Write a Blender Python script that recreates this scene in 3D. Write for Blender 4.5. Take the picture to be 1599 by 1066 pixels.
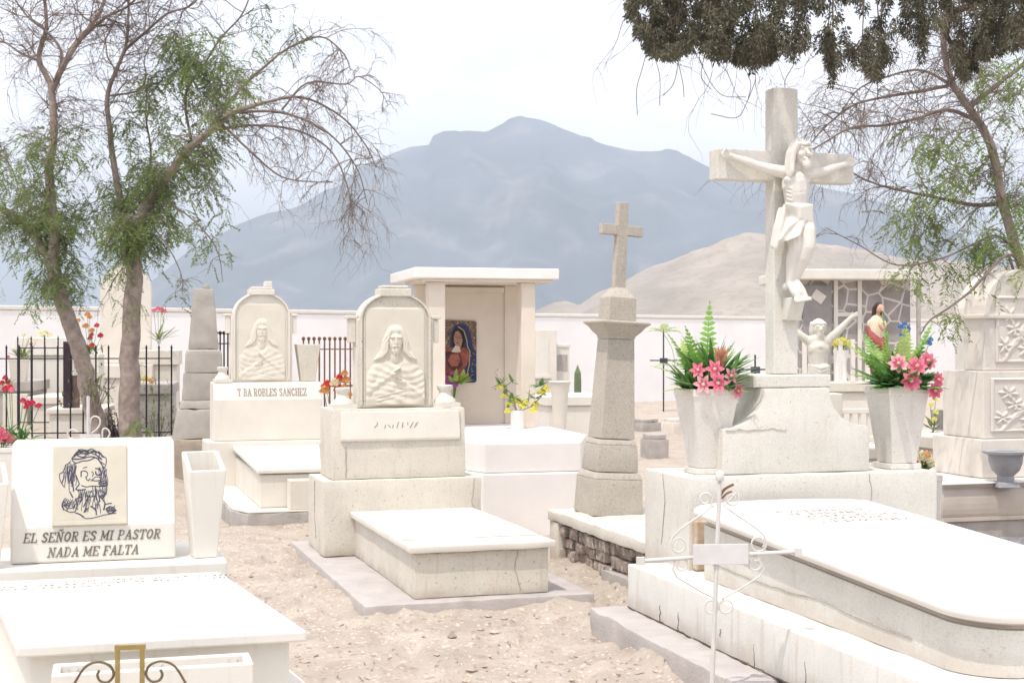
import bpy, bmesh, math, random
from mathutils import Vector, Matrix, noise as mnoise
import numpy as np
random.seed(7)
R = math.radians
SC = bpy.context.scene
COL = SC.collection
for o in list(bpy.data.objects): bpy.data.objects.remove(o)

# ------------------------------------------------------------------ camera
cam = bpy.data.cameras.new("camera"); camo = bpy.data.objects.new("camera", cam); COL.objects.link(camo)
camo.location = (0, 0, 1.75); camo.rotation_euler = (R(90), 0, 0)
cam.lens = 50; cam.sensor_width = 36; cam.clip_start = .1; cam.clip_end = 20000
cam.dof.use_dof = True; cam.dof.focus_distance = 9.0; cam.dof.aperture_fstop = 9
SC.camera = camo
# ------------------------------------------------------------------ light
SUN_EL, SUN_AZ = 66, (-.50, -.86)          # azimuth: direction towards the sun on the ground
sx, sy = SUN_AZ; n_ = math.hypot(sx, sy); sx /= n_; sy /= n_
sdir = Vector((sx*math.cos(R(SUN_EL)), sy*math.cos(R(SUN_EL)), math.sin(R(SUN_EL))))
sun = bpy.data.lights.new("sun", 'SUN'); suno = bpy.data.objects.new("sun", sun); COL.objects.link(suno)
sun.energy = 2.3; sun.angle = R(.6); sun.color = (1, .935, .85)
suno.rotation_euler = (-sdir).to_track_quat('-Z', 'Y').to_euler()
W = bpy.data.worlds.new("World"); SC.world = W; W.use_nodes = True
nt = W.node_tree; nt.nodes.clear()
wo = nt.nodes.new('ShaderNodeOutputWorld'); bg = nt.nodes.new('ShaderNodeBackground')
sk = nt.nodes.new('ShaderNodeTexSky'); sk.sky_type = 'NISHITA'; sk.sun_disc = False
sk.sun_elevation = R(SUN_EL); sk.sun_rotation = math.atan2(sx, sy); sk.dust_density = 2.0; sk.air_density = 1.0; sk.ozone_density = 1.0
tc = nt.nodes.new('ShaderNodeTexCoord'); mp = nt.nodes.new('ShaderNodeMapping'); mp.inputs['Scale'].default_value = (1.2, 1.2, 3.6)
mp.inputs['Location'].default_value = (.35, .1, .2)
ns = nt.nodes.new('ShaderNodeTexNoise'); ns.inputs['Scale'].default_value = 2.6; ns.inputs['Detail'].default_value = 7; ns.inputs['Roughness'].default_value = .55
rp = nt.nodes.new('ShaderNodeValToRGB'); rp.color_ramp.elements[0].position = .40; rp.color_ramp.elements[1].position = .60
rp.color_ramp.elements[0].color = (.70, .70, .70, 1)
mx = nt.nodes.new('ShaderNodeMixRGB'); mx.inputs[2].default_value = (8.0, 7.75, 8.1, 1)
nt.links.new(tc.outputs['Generated'], mp.inputs[0]); nt.links.new(mp.outputs[0], ns.inputs['Vector'])
nt.links.new(ns.outputs['Fac'], rp.inputs[0]); nt.links.new(rp.outputs[0], mx.inputs[0]); nt.links.new(sk.outputs[0], mx.inputs[1])
nt.links.new(mx.outputs[0], bg.inputs[0]); bg.inputs[1].default_value = .15
nt.links.new(bg.outputs[0], wo.inputs[0])
SC.view_settings.view_transform = 'Standard'; SC.view_settings.look = 'None'
SC.view_settings.gamma = 1; SC.view_settings.exposure = .72
SC.cycles.max_bounces = 6; SC.cycles.transparent_max_bounces = 6; SC.cycles.volume_bounces = 0
F = 2220.0
def at(px, py, Z): return Vector(((px-799.5)/F*Z, Z, 1.75-(py-533)/F*Z))
def gx(px, Z): return (px-799.5)/F*Z

# ------------------------------------------------------------------ materials
def mat(name, col, rgh=.85, var=.1, vs=5, speck=None, bump=.25, bs=70, stain=None, metal=0, spec=.3, trans=0, streak=None, dust=None):
    m = bpy.data.materials.new(name); m.use_nodes = True
    t = m.node_tree; N = t.nodes; Lk = t.links; b = N['Principled BSDF']
    b.inputs['Roughness'].default_value = rgh; b.inputs['Metallic'].default_value = metal
    b.inputs['Specular IOR Level'].default_value = spec
    co = N.new('ShaderNodeTexCoord')
    def noise(s, d=5, r=.55, sc=None):
        n = N.new('ShaderNodeTexNoise'); n.inputs['Scale'].default_value = s; n.inputs['Detail'].default_value = d; n.inputs['Roughness'].default_value = r
        if sc:
            q = N.new('ShaderNodeMapping'); q.inputs['Scale'].default_value = sc; Lk.new(co.outputs['Object'], q.inputs[0]); Lk.new(q.outputs[0], n.inputs['Vector'])
        else: Lk.new(co.outputs['Object'], n.inputs['Vector'])
        return n.outputs['Fac']
    def ramp(src, a, b_, ca=(0, 0, 0, 1), cb=(1, 1, 1, 1)):
        r = N.new('ShaderNodeValToRGB'); e = r.color_ramp.elements
        e[0].position = a; e[1].position = b_; e[0].color = ca; e[1].color = cb; Lk.new(src, r.inputs[0]); return r.outputs[0]
    def mix(f, a, c2, k=1):
        x = N.new('ShaderNodeMixRGB')
        if k != 1:
            q = N.new('ShaderNodeMath'); q.operation = 'MULTIPLY'; q.inputs[1].default_value = k; Lk.new(f, q.inputs[0]); f = q.outputs[0]
        Lk.new(f, x.inputs[0]); Lk.new(a, x.inputs[1])
        if isinstance(c2, tuple): x.inputs[2].default_value = (*c2, 1)
        else: Lk.new(c2, x.inputs[2])
        return x.outputs[0]
    lo = tuple(max(0, c*(1-var)) for c in col)+(1,); hi = tuple(min(1, c*(1+var)) for c in col)+(1,)
    c = ramp(noise(vs), .3, .7, lo, hi)
    if stain: c = mix(ramp(noise(stain[1], 8, .65), stain[2], stain[2]+.16), c, stain[0], stain[3] if len(stain) > 3 else .8)
    if streak: c = mix(ramp(noise(3.0, 4, .6, (7, 7, .7)), streak[1], streak[1]+.2), c, streak[0], streak[2])
    if speck:
        for i, (sc_, ss, th, k) in enumerate(speck):
            v = N.new('ShaderNodeTexVoronoi'); v.inputs['Scale'].default_value = ss; Lk.new(co.outputs['Object'], v.inputs['Vector'])
            sp = N.new('ShaderNodeSeparateColor'); Lk.new(v.outputs['Color'], sp.inputs[0])
            c = mix(ramp(sp.outputs[i % 3], th, th+.02), c, sc_, k)
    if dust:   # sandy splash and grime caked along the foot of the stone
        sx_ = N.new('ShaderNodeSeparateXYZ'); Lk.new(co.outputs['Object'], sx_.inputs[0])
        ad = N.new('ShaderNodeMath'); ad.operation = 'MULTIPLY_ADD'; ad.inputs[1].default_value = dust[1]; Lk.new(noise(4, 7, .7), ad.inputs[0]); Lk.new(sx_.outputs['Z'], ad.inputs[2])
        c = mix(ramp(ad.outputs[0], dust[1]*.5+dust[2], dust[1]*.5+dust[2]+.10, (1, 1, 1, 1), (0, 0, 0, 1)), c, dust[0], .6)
    Lk.new(c, b.inputs['Base Color'])
    if bump:
        bp = N.new('ShaderNodeBump'); bp.inputs['Strength'].default_value = bump; bp.inputs['Distance'].default_value = .01
        Lk.new(noise(bs, 6, .6), bp.inputs['Height']); Lk.new(bp.outputs[0], b.inputs['Normal'])
    if trans:
        tr = N.new('ShaderNodeBsdfTranslucent'); Lk.new(c, tr.inputs[0]); ms = N.new('ShaderNodeMixShader'); ms.inputs[0].default_value = trans
        Lk.new(b.outputs[0], ms.inputs[1]); Lk.new(tr.outputs[0], ms.inputs[2]); Lk.new(ms.outputs[0], N['Material Output'].inputs[0])
    return m
DK = (.30, .27, .23)
M = {}
M['paint'] = mat('white_paint', (.70, .67, .61), .6, .03, 3, bump=.12, bs=40, stain=((.66, .60, .52), 2.2, .60, .5), streak=((.55, .47, .39), .57, .4))
M['panel'] = mat('yellowed_panel', (.50, .465, .38), .7, .06, 9, bump=.1, stain=((.55, .49, .36), 5, .62, .5))
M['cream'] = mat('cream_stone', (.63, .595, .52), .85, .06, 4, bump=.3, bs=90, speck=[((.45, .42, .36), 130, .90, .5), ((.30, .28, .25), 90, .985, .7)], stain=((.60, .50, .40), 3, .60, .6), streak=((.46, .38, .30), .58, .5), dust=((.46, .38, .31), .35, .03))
M['creamtop'] = mat('pale_plaster', (.68, .645, .58), .85, .05, 4, bump=.25, bs=80, stain=((.62, .53, .43), 2.5, .58, .6), streak=((.55, .46, .37), .62, .4))
M['relief'] = mat('carved_cream_stone', (.65, .61, .525), .8, .05, 6, bump=.12, bs=110, stain=((.58, .50, .40), 5, .62, .5))
M['granite'] = mat('speckled_granite', (.47, .43, .37), .9, .07, 5, bump=.5, bs=150, speck=[((.33, .295, .25), 190, .78, .55), ((.60, .55, .49), 160, .84, .5), ((.24, .21, .185), 120, .965, .6)], stain=((.40, .34, .27), 3, .6, .4))
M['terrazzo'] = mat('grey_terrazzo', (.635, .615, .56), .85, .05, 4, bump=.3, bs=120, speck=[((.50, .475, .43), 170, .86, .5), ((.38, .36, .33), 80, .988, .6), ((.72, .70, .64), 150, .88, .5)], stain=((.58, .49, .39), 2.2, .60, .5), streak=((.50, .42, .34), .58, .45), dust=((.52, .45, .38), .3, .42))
M['potstone'] = mat('pot_stone', (.68, .65, .60), .85, .06, 4, bump=.3, bs=120, speck=[((.52, .49, .45), 170, .86, .5), ((.40, .38, .34), 80, .988, .6)], streak=((.50, .43, .35), .60, .4))
M['marble'] = mat('white_marble', (.74, .71, .66), .45, .05, 3, bump=.06, bs=60, stain=((.58, .47, .38), 4, .62, .7))
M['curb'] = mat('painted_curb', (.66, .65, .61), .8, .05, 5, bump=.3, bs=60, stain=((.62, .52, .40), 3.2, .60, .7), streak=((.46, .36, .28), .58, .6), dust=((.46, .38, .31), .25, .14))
M['concrete'] = mat('grey_concrete', (.40, .37, .345), .95, .14, 7, bump=.6, bs=60, stain=((.24, .22, .2), 4, .58, .6))
M['ledge'] = mat('worn_white_concrete', (.45, .415, .395), .95, .1, 6, bump=.6, bs=50, stain=((.36, .33, .31), 4, .56, .7))
M['brickcore'] = mat('crumbling_masonry', (.34, .28, .24), .98, .4, 16, bump=1.0, bs=35, stain=((.16, .13, .11), 14, .5, .8), speck=[((.55, .5, .44), 25, .75, .8)])
M['tan'] = mat('tan_marble', (.53, .465, .40), .4, .12, 3, bump=.06, stain=((.36, .28, .215), 5, .62, .7))
M['pinkstone'] = mat('pink_limestone', (.68, .63, .565), .85, .06, 4, bump=.2, bs=80, stain=((.52, .43, .34), 4, .6, .5))
M['greystone'] = mat('weathered_grey_stone', (.40, .37, .335), .95, .12, 6, bump=.5, bs=70, stain=((.28, .24, .2), 4, .58, .6))
M['brownstone'] = mat('brown_stone_block', (.38, .32, .26), .95, .15, 6, bump=.6, bs=50, stain=((.25, .2, .16), 5, .56, .6))
M['shrine'] = mat('beige_wall', (.70, .625, .535), .85, .05, 3, bump=.15, stain=((.52, .43, .34), 3, .6, .5))
M['shrinewhite'] = mat('shrine_white', (.80, .77, .74), .75, .04, 3, bump=.15, stain=((.66, .58, .5), 2, .6, .4))
M['wall'] = mat('whitewashed_wall', (.82, .81, .80), .9, .05, .8, bump=.2, bs=20, stain=((.62, .53, .46), .7, .62, .5))
M['iron'] = mat('black_iron', (.022, .02, .028), .6, .2, 20, bump=.1)
M['rust'] = mat('rusty_iron', (.20, .10, .06), .8, .3, 14, bump=.3)
M['whiteiron'] = mat('white_painted_iron', (.60, .58, .55), .5, .06, 20, bump=.15, stain=((.45, .36, .28), 18, .64, .7))
M['brass'] = mat('dull_brass', (.36, .27, .10), .45, .2, 25, bump=.2, metal=.5, stain=((.2, .15, .07), 30, .55, .6))
M['wire'] = mat('dark_bronze_wire', (.16, .12, .07), .6, .2, 25, bump=.1, metal=.3)
M['ink'] = mat('blue_grey_ink', (.055, .055, .09), .8, .2, 30, bump=0)
M['letter'] = mat('grey_letter_paint', (.17, .16, .13), .8, .3, 25, bump=0, stain=((.5, .48, .42), 14, .6, .7))
M['worn'] = mat('worn_engraving', (.30, .265, .23), .9, .15, 30, bump=0)
M['greyurn'] = mat('grey_cast_stone', (.33, .33, .34), .8, .12, 8, bump=.3)
M['graypanel'] = mat('grey_slab', (.30, .28, .27), .9, .1, 5, bump=.2)
M['bark'] = mat('rough_bark', (.29, .235, .205), .95, .35, 9, bump=1.0, bs=28, stain=((.38, .32, .28), 6, .55, .6))
M['barkdark'] = mat('dark_cypress_bark', (.10, .075, .06), .95, .35, 9, bump=.8, bs=28)
M['twig'] = mat('dry_twig', (.18, .14, .12), .95, .3, 5, bump=0)
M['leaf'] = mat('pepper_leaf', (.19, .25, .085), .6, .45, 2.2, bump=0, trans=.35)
M['leafright'] = mat('lighter_pepper_leaf', (.22, .285, .09), .6, .45, 2.2, bump=0, trans=.4)  # lighter green leaf colour for the right pepper tree and some bushes
M['leafpale'] = mat('pale_leaf', (.20, .23, .09), .7, .4, 2.2, bump=0, trans=.35)
M['dryleaf'] = mat('dry_leaf', (.26, .19, .10), .8, .35, 3, bump=0, trans=.3)
M['cypress'] = mat('cypress_leaf', (.115, .11, .072), .85, .45, 3.5, bump=0, trans=.12, stain=((.20, .135, .105), 2.2, .56, .8))
M['fern'] = mat('bright_fern', (.26, .48, .10), .5, .25, 9, bump=0, trans=.3)
M['fernpale'] = mat('faded_fern', (.42, .55, .14), .6, .2, 6, bump=0, trans=.3)
M['green'] = mat('dark_green_leaf', (.12, .25, .07), .5, .4, 12, bump=0, trans=.2)
M['pink'] = mat('pink_petal', (.74, .21, .29), .55, .2, 30, bump=0, trans=.25)
M['pinkpale'] = mat('pale_pink_petal', (.80, .42, .45), .55, .2, 30, bump=0, trans=.25)
M['pinkdeep'] = mat('hot_pink_petal', (.66, .10, .20), .55, .25, 30, bump=0, trans=.25)
M['rose'] = mat('deep_rose_petal', (.62, .05, .12), .55, .3, 20, bump=0, trans=.25)
M['redfl'] = mat('red_petal', (.62, .07, .05), .55, .3, 20, bump=0, trans=.25)
M['yellow'] = mat('yellow_petal', (.80, .74, .16), .55, .12, 20, bump=0, trans=.25)
M['paleyel'] = mat('cream_petal', (.80, .74, .50), .55, .12, 20, bump=0, trans=.25)
M['orange'] = mat('orange_petal', (.66, .34, .12), .55, .25, 20, bump=0, trans=.25)
M['purple'] = mat('magenta_petal', (.52, .16, .55), .55, .25, 20, bump=0, trans=.25)
M['white'] = mat('white_enamel', (.8, .78, .76), .4, .03, 10, bump=.05)
M['dirt'] = mat('dry_soil', (.26, .2, .15), .98, .2, 12, bump=.6)
M['statue'] = mat('white_carved_figure', (.66, .63, .58), .6, .03, 6, bump=.06, bs=120)
M['oldstatue'] = mat('stained_carved_figure', (.64, .615, .545), .75, .1, 8, bump=.15)

# ------------------------------------------------------------------ mesh helpers
class MB:
    def __init__(s, X=None): s.v = []; s.f = []; s.X = X
    def add(s, vs, fs):
        o = len(s.v)
        for p in vs:
            p = Vector(p); s.v.append(s.X @ p if s.X else p)
        s.f += [tuple(i+o for i in f) for f in fs]
    def box(s, x0, x1, y0, y1, z0, z1): s.frus(x0, x1, y0, y1, z0, x0, x1, y0, y1, z1)
    def frus(s, x0, x1, y0, y1, z0, a0, a1, b0, b1, z1):
        s.add([(x0, y0, z0), (x1, y0, z0), (x1, y1, z0), (x0, y1, z0), (a0, b0, z1), (a1, b0, z1), (a1, b1, z1), (a0, b1, z1)],
              [(3, 2, 1, 0), (4, 5, 6, 7), (0, 1, 5, 4), (1, 2, 6, 5), (2, 3, 7, 6), (3, 0, 4, 7)])
    def tap(s, cx, cy, z0, w0, z1, w1, d0=None, d1=None):
        d0 = d0 or w0; d1 = d1 or w1
        s.frus(cx-w0/2, cx+w0/2, cy-d0/2, cy+d0/2, z0, cx-w1/2, cx+w1/2, cy-d1/2, cy+d1/2, z1)
    def prism(s, poly, fa, fb):
        n = len(poly)
        s.add([fa(*p) for p in poly]+[fb(*p) for p in poly], [tuple(range(n))[::-1], tuple(range(n, 2*n))]+[(i, (i+1) % n, n+(i+1) % n, n+i) for i in range(n)])
    def pxz(s, poly, y0, y1): s.prism(poly, lambda x, z: (x, y0, z), lambda x, z: (x, y1, z))
    def pyz(s, poly, x0, x1): s.prism(poly, lambda y, z: (x0, y, z), lambda y, z: (x1, y, z))
    def pxy(s, poly, z0, z1, tilt=0, y0=0): s.prism(poly, lambda x, y: (x, y, z0+tilt*(y-y0)), lambda x, y: (x, y, z1+tilt*(y-y0)))
    def rings(s, rs, cap=True, close=True):
        n = len(rs[0]); fs = []
        for i in range(len(rs)-1):
            for j in range(n if close else n-1): fs.append((i*n+j, i*n+(j+1) % n, (i+1)*n+(j+1) % n, (i+1)*n+j))
        if cap: fs += [tuple(range(n))[::-1], tuple(range((len(rs)-1)*n, len(rs)*n))]
        s.add([p for r in rs for p in r], fs)
    def lathe(s, prof, cx=0, cy=0, n=20, ph=0):
        s.rings([[(cx+r*math.cos(ph+2*math.pi*k/n), cy+r*math.sin(ph+2*math.pi*k/n), z) for k in range(n)] for r, z in prof])
    def tube(s, pts, r, n=6):
        pts = [Vector(p) for p in pts]; m = len(pts); rr = r if hasattr(r, '__len__') else [r]*m
        t0 = (pts[1]-pts[0]).normalized(); u = t0.orthogonal().normalized(); rs = []
        for i in range(m):
            t = (pts[min(i+1, m-1)]-pts[max(i-1, 0)])
            if t.length < 1e-9: t = t0
            t.normalize(); u = (u-t*u.dot(t))
            u = u.normalized() if u.length > 1e-6 else t.orthogonal().normalized()
            w = t.cross(u); rs.append([pts[i]+(u*math.cos(2*math.pi*k/n)+w*math.sin(2*math.pi*k/n))*rr[i] for k in range(n)])
        s.rings(rs)
    def ball(s, c, r, n=10):
        rx, ry, rz = r if hasattr(r, '__len__') else (r, r, r); k = max(4, n//2); c = Vector(c)
        rs = []
        for i in range(k+1):
            a = -math.pi/2+math.pi*i/k; a = max(min(a, 1.52), -1.52)
            rs.append([(c.x+rx*math.cos(a)*math.cos(2*math.pi*j/n), c.y+ry*math.cos(a)*math.sin(2*math.pi*j/n), c.z+rz*math.sin(a)) for j in range(n)])
        s.rings(rs)
    def cap(s, p0, r0, p1, r1, n=10):
        s.ball(p0, r0, n); s.ball(p1, r1, n); s.tube([p0, p1], [r0, r1], n)
    def chain(s, *pr):
        for (p, r), (q, r2) in zip(pr, pr[1:]): s.cap(p, r, q, r2)
    def mesh(s, name):
        me = bpy.data.meshes.new(name); me.from_pydata([tuple(p) for p in s.v], [], s.f)
        bm = bmesh.new(); bm.from_mesh(me); bmesh.ops.recalc_face_normals(bm, faces=bm.faces); bm.to_mesh(me); bm.free()
        return me
    def build(s, name, m, parent=None, bevel=0, smooth=None, raw=False):
        if raw:
            me = bpy.data.meshes.new(name); me.from_pydata([tuple(p) for p in s.v], [], s.f)
        else: me = s.mesh(name)
        return link(name, me, m, parent, bevel, smooth)
def link(name, me, m, parent=None, bevel=0, smooth=None):
    me.materials.append(m if not isinstance(m, str) else M[m])
    o = bpy.data.objects.new(name, me); COL.objects.link(o)
    if parent: o.parent = parent
    if bevel:
        b = o.modifiers.new('bevel', 'BEVEL'); b.width = bevel; b.segments = 2; b.limit_method = 'ANGLE'; b.angle_limit = R(35)
    if smooth:
        for p in me.polygons: p.use_smooth = True
        me.set_sharp_from_angle(angle=R(smooth))
    return o
def rough(o, off=.012, amp=.006, seg_=.07, fr=7):
    o.modifiers.clear(); me = o.data; bm = bmesh.new(); bm.from_mesh(me)
    bmesh.ops.bevel(bm, geom=[e for e in bm.edges if e.calc_face_angle(0) > .5], offset=off, segments=2, affect='EDGES', profile=.6)
    for _ in range(7):
        es = [e for e in bm.edges if e.calc_length() > seg_*1.6]
        if not es: break
        bmesh.ops.subdivide_edges(bm, edges=es, cuts=1, use_grid_fill=True)
    sd = random.uniform(0, 50)
    for v in bm.verts:
        n = mnoise.noise_vector(v.co*fr+Vector((sd, 0, 0)))*amp+mnoise.noise_vector(v.co*fr*3.3)*amp*.5
        chip = max(0, mnoise.noise(v.co*fr*1.3+Vector((9, sd, 0)))-.38)*amp*5
        v.co += n-v.normal*chip
    bmesh.ops.triangulate(bm, faces=[f for f in bm.faces if len(f.verts) > 4]); bm.to_mesh(me); bm.free()
    for p in me.polygons: p.use_smooth = True
    me.set_sharp_from_angle(angle=R(50)); return o
def remeshed(mb, vox, it=4, fac=.5):
    me = mb.mesh('tmp'); o = bpy.data.objects.new('tmp', me); COL.objects.link(o)
    r = o.modifiers.new('r', 'REMESH'); r.mode = 'VOXEL'; r.voxel_size = vox
    if it: q = o.modifiers.new('s', 'SMOOTH'); q.iterations = it; q.factor = fac
    bpy.context.view_layer.update()
    dg = bpy.context.evaluated_depsgraph_get(); new = bpy.data.meshes.new_from_object(o.evaluated_get(dg))
    bpy.data.objects.remove(o)
    for p in new.polygons: p.use_smooth = True
    return new
def thing(name, label, cat, loc=(0, 0, 0), rz=0, group=None):
    o = bpy.data.objects.new(name, None); COL.objects.link(o); o.location = loc; o.rotation_euler = (0, 0, R(rz)); o.empty_display_size = .2
    return tag(o, label, cat, group)
def tag(o, label, cat, group=None, kind=None):
    o['label'] = label; o['category'] = cat
    if group: o['group'] = group
    if kind: o['kind'] = kind
    return o
def struct(o, kind='structure'): o['kind'] = kind; return o
def copy_tree(o, parent=None):
    c = o.copy(); COL.objects.link(c)
    if parent: c.parent = parent
    for ch in list(o.children): copy_tree(ch, c)
    return c
def curve(pts, k=6):
    pts = [Vector(p) for p in pts]; out = []
    P = [pts[0]*2-pts[1]]+pts+[pts[-1]*2-pts[-2]]
    for i in range(1, len(P)-2):
        a, b, c, d = P[i-1:i+3]
        for j in range(k):
            t = j/k; out.append(.5*((2*b)+(c-a)*t+(2*a-5*b+4*c-d)*t*t+(3*b-a-3*c+d)*t**3))
    return out+[pts[-1]]
def spiral(c, r0, r1, a0, turns, n=22):   # in x/z plane
    return [(c[0]+(r0+(r1-r0)*i/n)*math.cos(a0+turns*2*math.pi*i/n), 0, c[1]+(r0+(r1-r0)*i/n)*math.sin(a0+turns*2*math.pi*i/n)) for i in range(n+1)]
def ss(a, b, x):
    t = max(0, min(1, (x-a)/(b-a))); return t*t*(3-2*t)

# ------------------------------------------------------------------ lettering (stroke slab-serif)
def ell(cx, cy, rx, ry, n=14): return [(cx+rx*math.cos(2*math.pi*i/n), cy+ry*math.sin(2*math.pi*i/n)) for i in range(n+1)]
SE = lambda a, b, y: (0, [(a, y), (b, y)])
LET = {
 'E': (.78, [(1, [(.14, 0), (.14, 1)]), (0, [(0, 1), (.7, 1), (.7, .78)]), (0, [(0, 0), (.7, 0), (.7, .24)]), (0, [(.14, .52), (.5, .52)])]),
 'L': (.74, [(1, [(.16, 0), (.16, 1)]), SE(0, .34, 1), (0, [(0, 0), (.68, 0), (.68, .28)])]),
 'S': (.72, [(1, [(.6, .8), (.5, .96), (.3, 1), (.12, .88), (.12, .68), (.3, .55), (.48, .45), (.6, .28), (.5, .06), (.28, 0), (.08, .16)])]),
 'N': (.9, [(0, [(.16, 0), (.16, 1)]), (1, [(.16, 1), (.7, 0)]), (0, [(.7, 0), (.7, 1)]), SE(0, .3, 0), SE(0, .2, 1), SE(.56, .86, 1)]),
 'O': (.82, [(1, ell(.38, .5, .3, .48))]),
 'R': (.84, [(1, [(.16, 0), (.16, 1)]), (0, [(0, 1), (.45, 1), (.64, .88), (.64, .64), (.45, .5), (.16, .5)]), (1, [(.38, .5), (.66, 0)]), SE(0, .32, 0), SE(.58, .8, 0)]),
 'M': (1.04, [(0, [(.14, 0), (.14, 1)]), (1, [(.14, 1), (.48, .2)]), (0, [(.48, .2), (.84, 1)]), (1, [(.84, 1), (.84, 0)]), SE(0, .28, 0), SE(.68, 1, 0), SE(0, .2, 1), SE(.78, 1, 1)]),
 'I': (.46, [(1, [(.18, 0), (.18, 1)]), SE(0, .36, 0), SE(0, .36, 1)]),
 'P': (.78, [(1, [(.16, 0), (.16, 1)]), (0, [(0, 1), (.45, 1), (.64, .86), (.64, .6), (.45, .46), (.16, .46)]), SE(0, .34, 0)]),
 'A': (.86, [(0, [(.1, 0), (.42, 1)]), (1, [(.42, 1), (.72, 0)]), (0, [(.22, .34), (.6, .34)]), SE(0, .24, 0), SE(.56, .86, 0)]),
 'T': (.8, [(1, [(.37, 0), (.37, 1)]), (0, [(0, .76), (0, 1), (.74, 1), (.74, .76)]), SE(.2, .54, 0)]),
 'D': (.86, [(1, [(.16, 0), (.16, 1)]), (0, [(0, 1), (.42, 1), (.64, .82), (.7, .5), (.64, .18), (.42, 0), (0, 0)])]),
 'F': (.74, [(1, [(.16, 0), (.16, 1)]), (0, [(0, 1), (.7, 1), (.7, .76)]), (0, [(.16, .5), (.5, .5)]), SE(0, .34, 0)]),
 'B': (.8, [(1, [(.16, 0), (.16, 1)]), (0, [(0, 1), (.44, 1), (.6, .88), (.6, .64), (.44, .53), (.16, .53)]), (0, [(.44, .53), (.66, .4), (.66, .14), (.46, 0), (0, 0)])]),
 'C': (.78, [(1, [(.64, .78), (.5, .97), (.32, 1), (.12, .8), (.08, .5), (.12, .2), (.32, 0), (.5, .03), (.66, .22)])]),
 'H': (.88, [(1, [(.16, 0), (.16, 1)]), (1, [(.68, 0), (.68, 1)]), (0, [(.16, .52), (.68, .52)]), SE(0, .32, 0), SE(.54, .84, 0), SE(0, .32, 1), SE(.54, .84, 1)]),
 'Z': (.74, [(0, [(.04, .78), (.04, 1), (.62, 1)]), (1, [(.62, 1), (.06, 0)]), (0, [(.06, 0), (.66, 0), (.66, .22)])]),
}
LET['~'] = (LET['N'][0], LET['N'][1]+[(0, [(.24, 1.2), (.38, 1.3), (.5, 1.2), (.64, 1.3)])])
class Plane:
    def __init__(s, O, U, V): s.O = Vector(O); s.U = Vector(U).normalized(); s.V = Vector(V).normalized(); s.N = s.U.cross(s.V).normalized(); s.k = 0
    def p(s, u, v, n=0): return s.O+s.U*u+s.V*v+s.N*n
    def stroke(s, mb, pts, w, h=.0018):
        for (a, b), (c, d) in zip(pts, pts[1:]):
            L = math.hypot(c-a, d-b)
            if L < 1e-6: continue
            tx, ty = (c-a)/L, (d-b)/L; e = w*.35; s.k += 1; hh = h+(s.k % 37)*.00004
            q = [(a-tx*e-ty*w/2, b-ty*e+tx*w/2), (a-tx*e+ty*w/2, b-ty*e-tx*w/2), (c+tx*e+ty*w/2, d+ty*e-tx*w/2), (c+tx*e-ty*w/2, d+ty*e+tx*w/2)]
            mb.prism(q, lambda x, y: s.p(x, y, -.001), lambda x, y: s.p(x, y, hh))
    def text(s, mb, txt, u0, v0, u1, hgt, shear=.22, k=.17, t=.10):
        wid = sum(.45 if c == ' ' else LET[c][0]+.1 for c in txt)-.1; sx = (u1-u0)/wid; x = 0
        for c in txt:
            if c == ' ': x += .45; continue
            for heavy, pts in LET[c][1]:
                s.stroke(mb, [(u0+(x+a)*sx+shear*b*hgt, v0+b*hgt) for a, b in pts], (k if heavy else t)*hgt)
            x += LET[c][0]+.1
    def worn(s, mb, u0, v0, u1, hgt, rnd, shear=.15):   # illegible weathered engraving
        u = u0
        while u < u1:
            w = hgt*rnd.uniform(.5, .9)
            if rnd.random() < .84:
                for _ in range(rnd.choice((1, 2, 2))):
                    a = (rnd.uniform(0, .7), rnd.choice((0, .1, .5))); b = (rnd.uniform(0, .8), rnd.choice((.5, .9, 1)))
                    s.stroke(mb, [(u+a[0]*w+shear*a[1]*hgt, v0+a[1]*hgt), (u+b[0]*w+shear*b[1]*hgt, v0+b[1]*hgt)], hgt*.14)
            u += w*1.15
#@@GROUND
# ------------------------------------------------------------------ ground
def gh(x, y):
    m = .40*ss(-3.0, -4.7, x)*ss(11.5, 17.0, y)*(1-ss(28, 36, y))
    d = math.hypot(x, y-10)
    amp = 1-ss(30, 90, d)
    n = mnoise.noise((x*.5, y*.5, 0))*.035+mnoise.noise((x*1.7, y*1.7, 3))*.026+mnoise.noise((x*4, y*5, 7))*.020+mnoise.noise((x*9, y*11, 9))*.011
    return m+n*amp-.01
FR_ = random.Random(17)
FOOT = []
for _ in range(9):   # trails of scuffed footprints
    fx0, fy0, a = FR_.uniform(-1.8, 1.2), FR_.uniform(5.6, 10), FR_.uniform(-.6, .6)+1.57
    for k in range(11): FOOT.append((fx0+math.cos(a)*.33*k+(.07 if k % 2 else -.07)*math.sin(a), fy0+math.sin(a)*.33*k, a+FR_.uniform(-.25, .25)))
gh0 = gh
BANK = [(-.64, 9.34, 17.5, -.36, 1.22, -.13, 3.0, .045), (1.039, 8.36, 17, -.476, 2.2, -4.3, .41, .075), (.623, 10.98, 18, -.18, 1.1, -1.5, .56, .06), (-2.40, 13.4, 17, -.24, 1.2, -.22, 3.0, .06), (-.794, 5.5, 20, -1.3, .2, -.3, 1.7, .05)]
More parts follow.
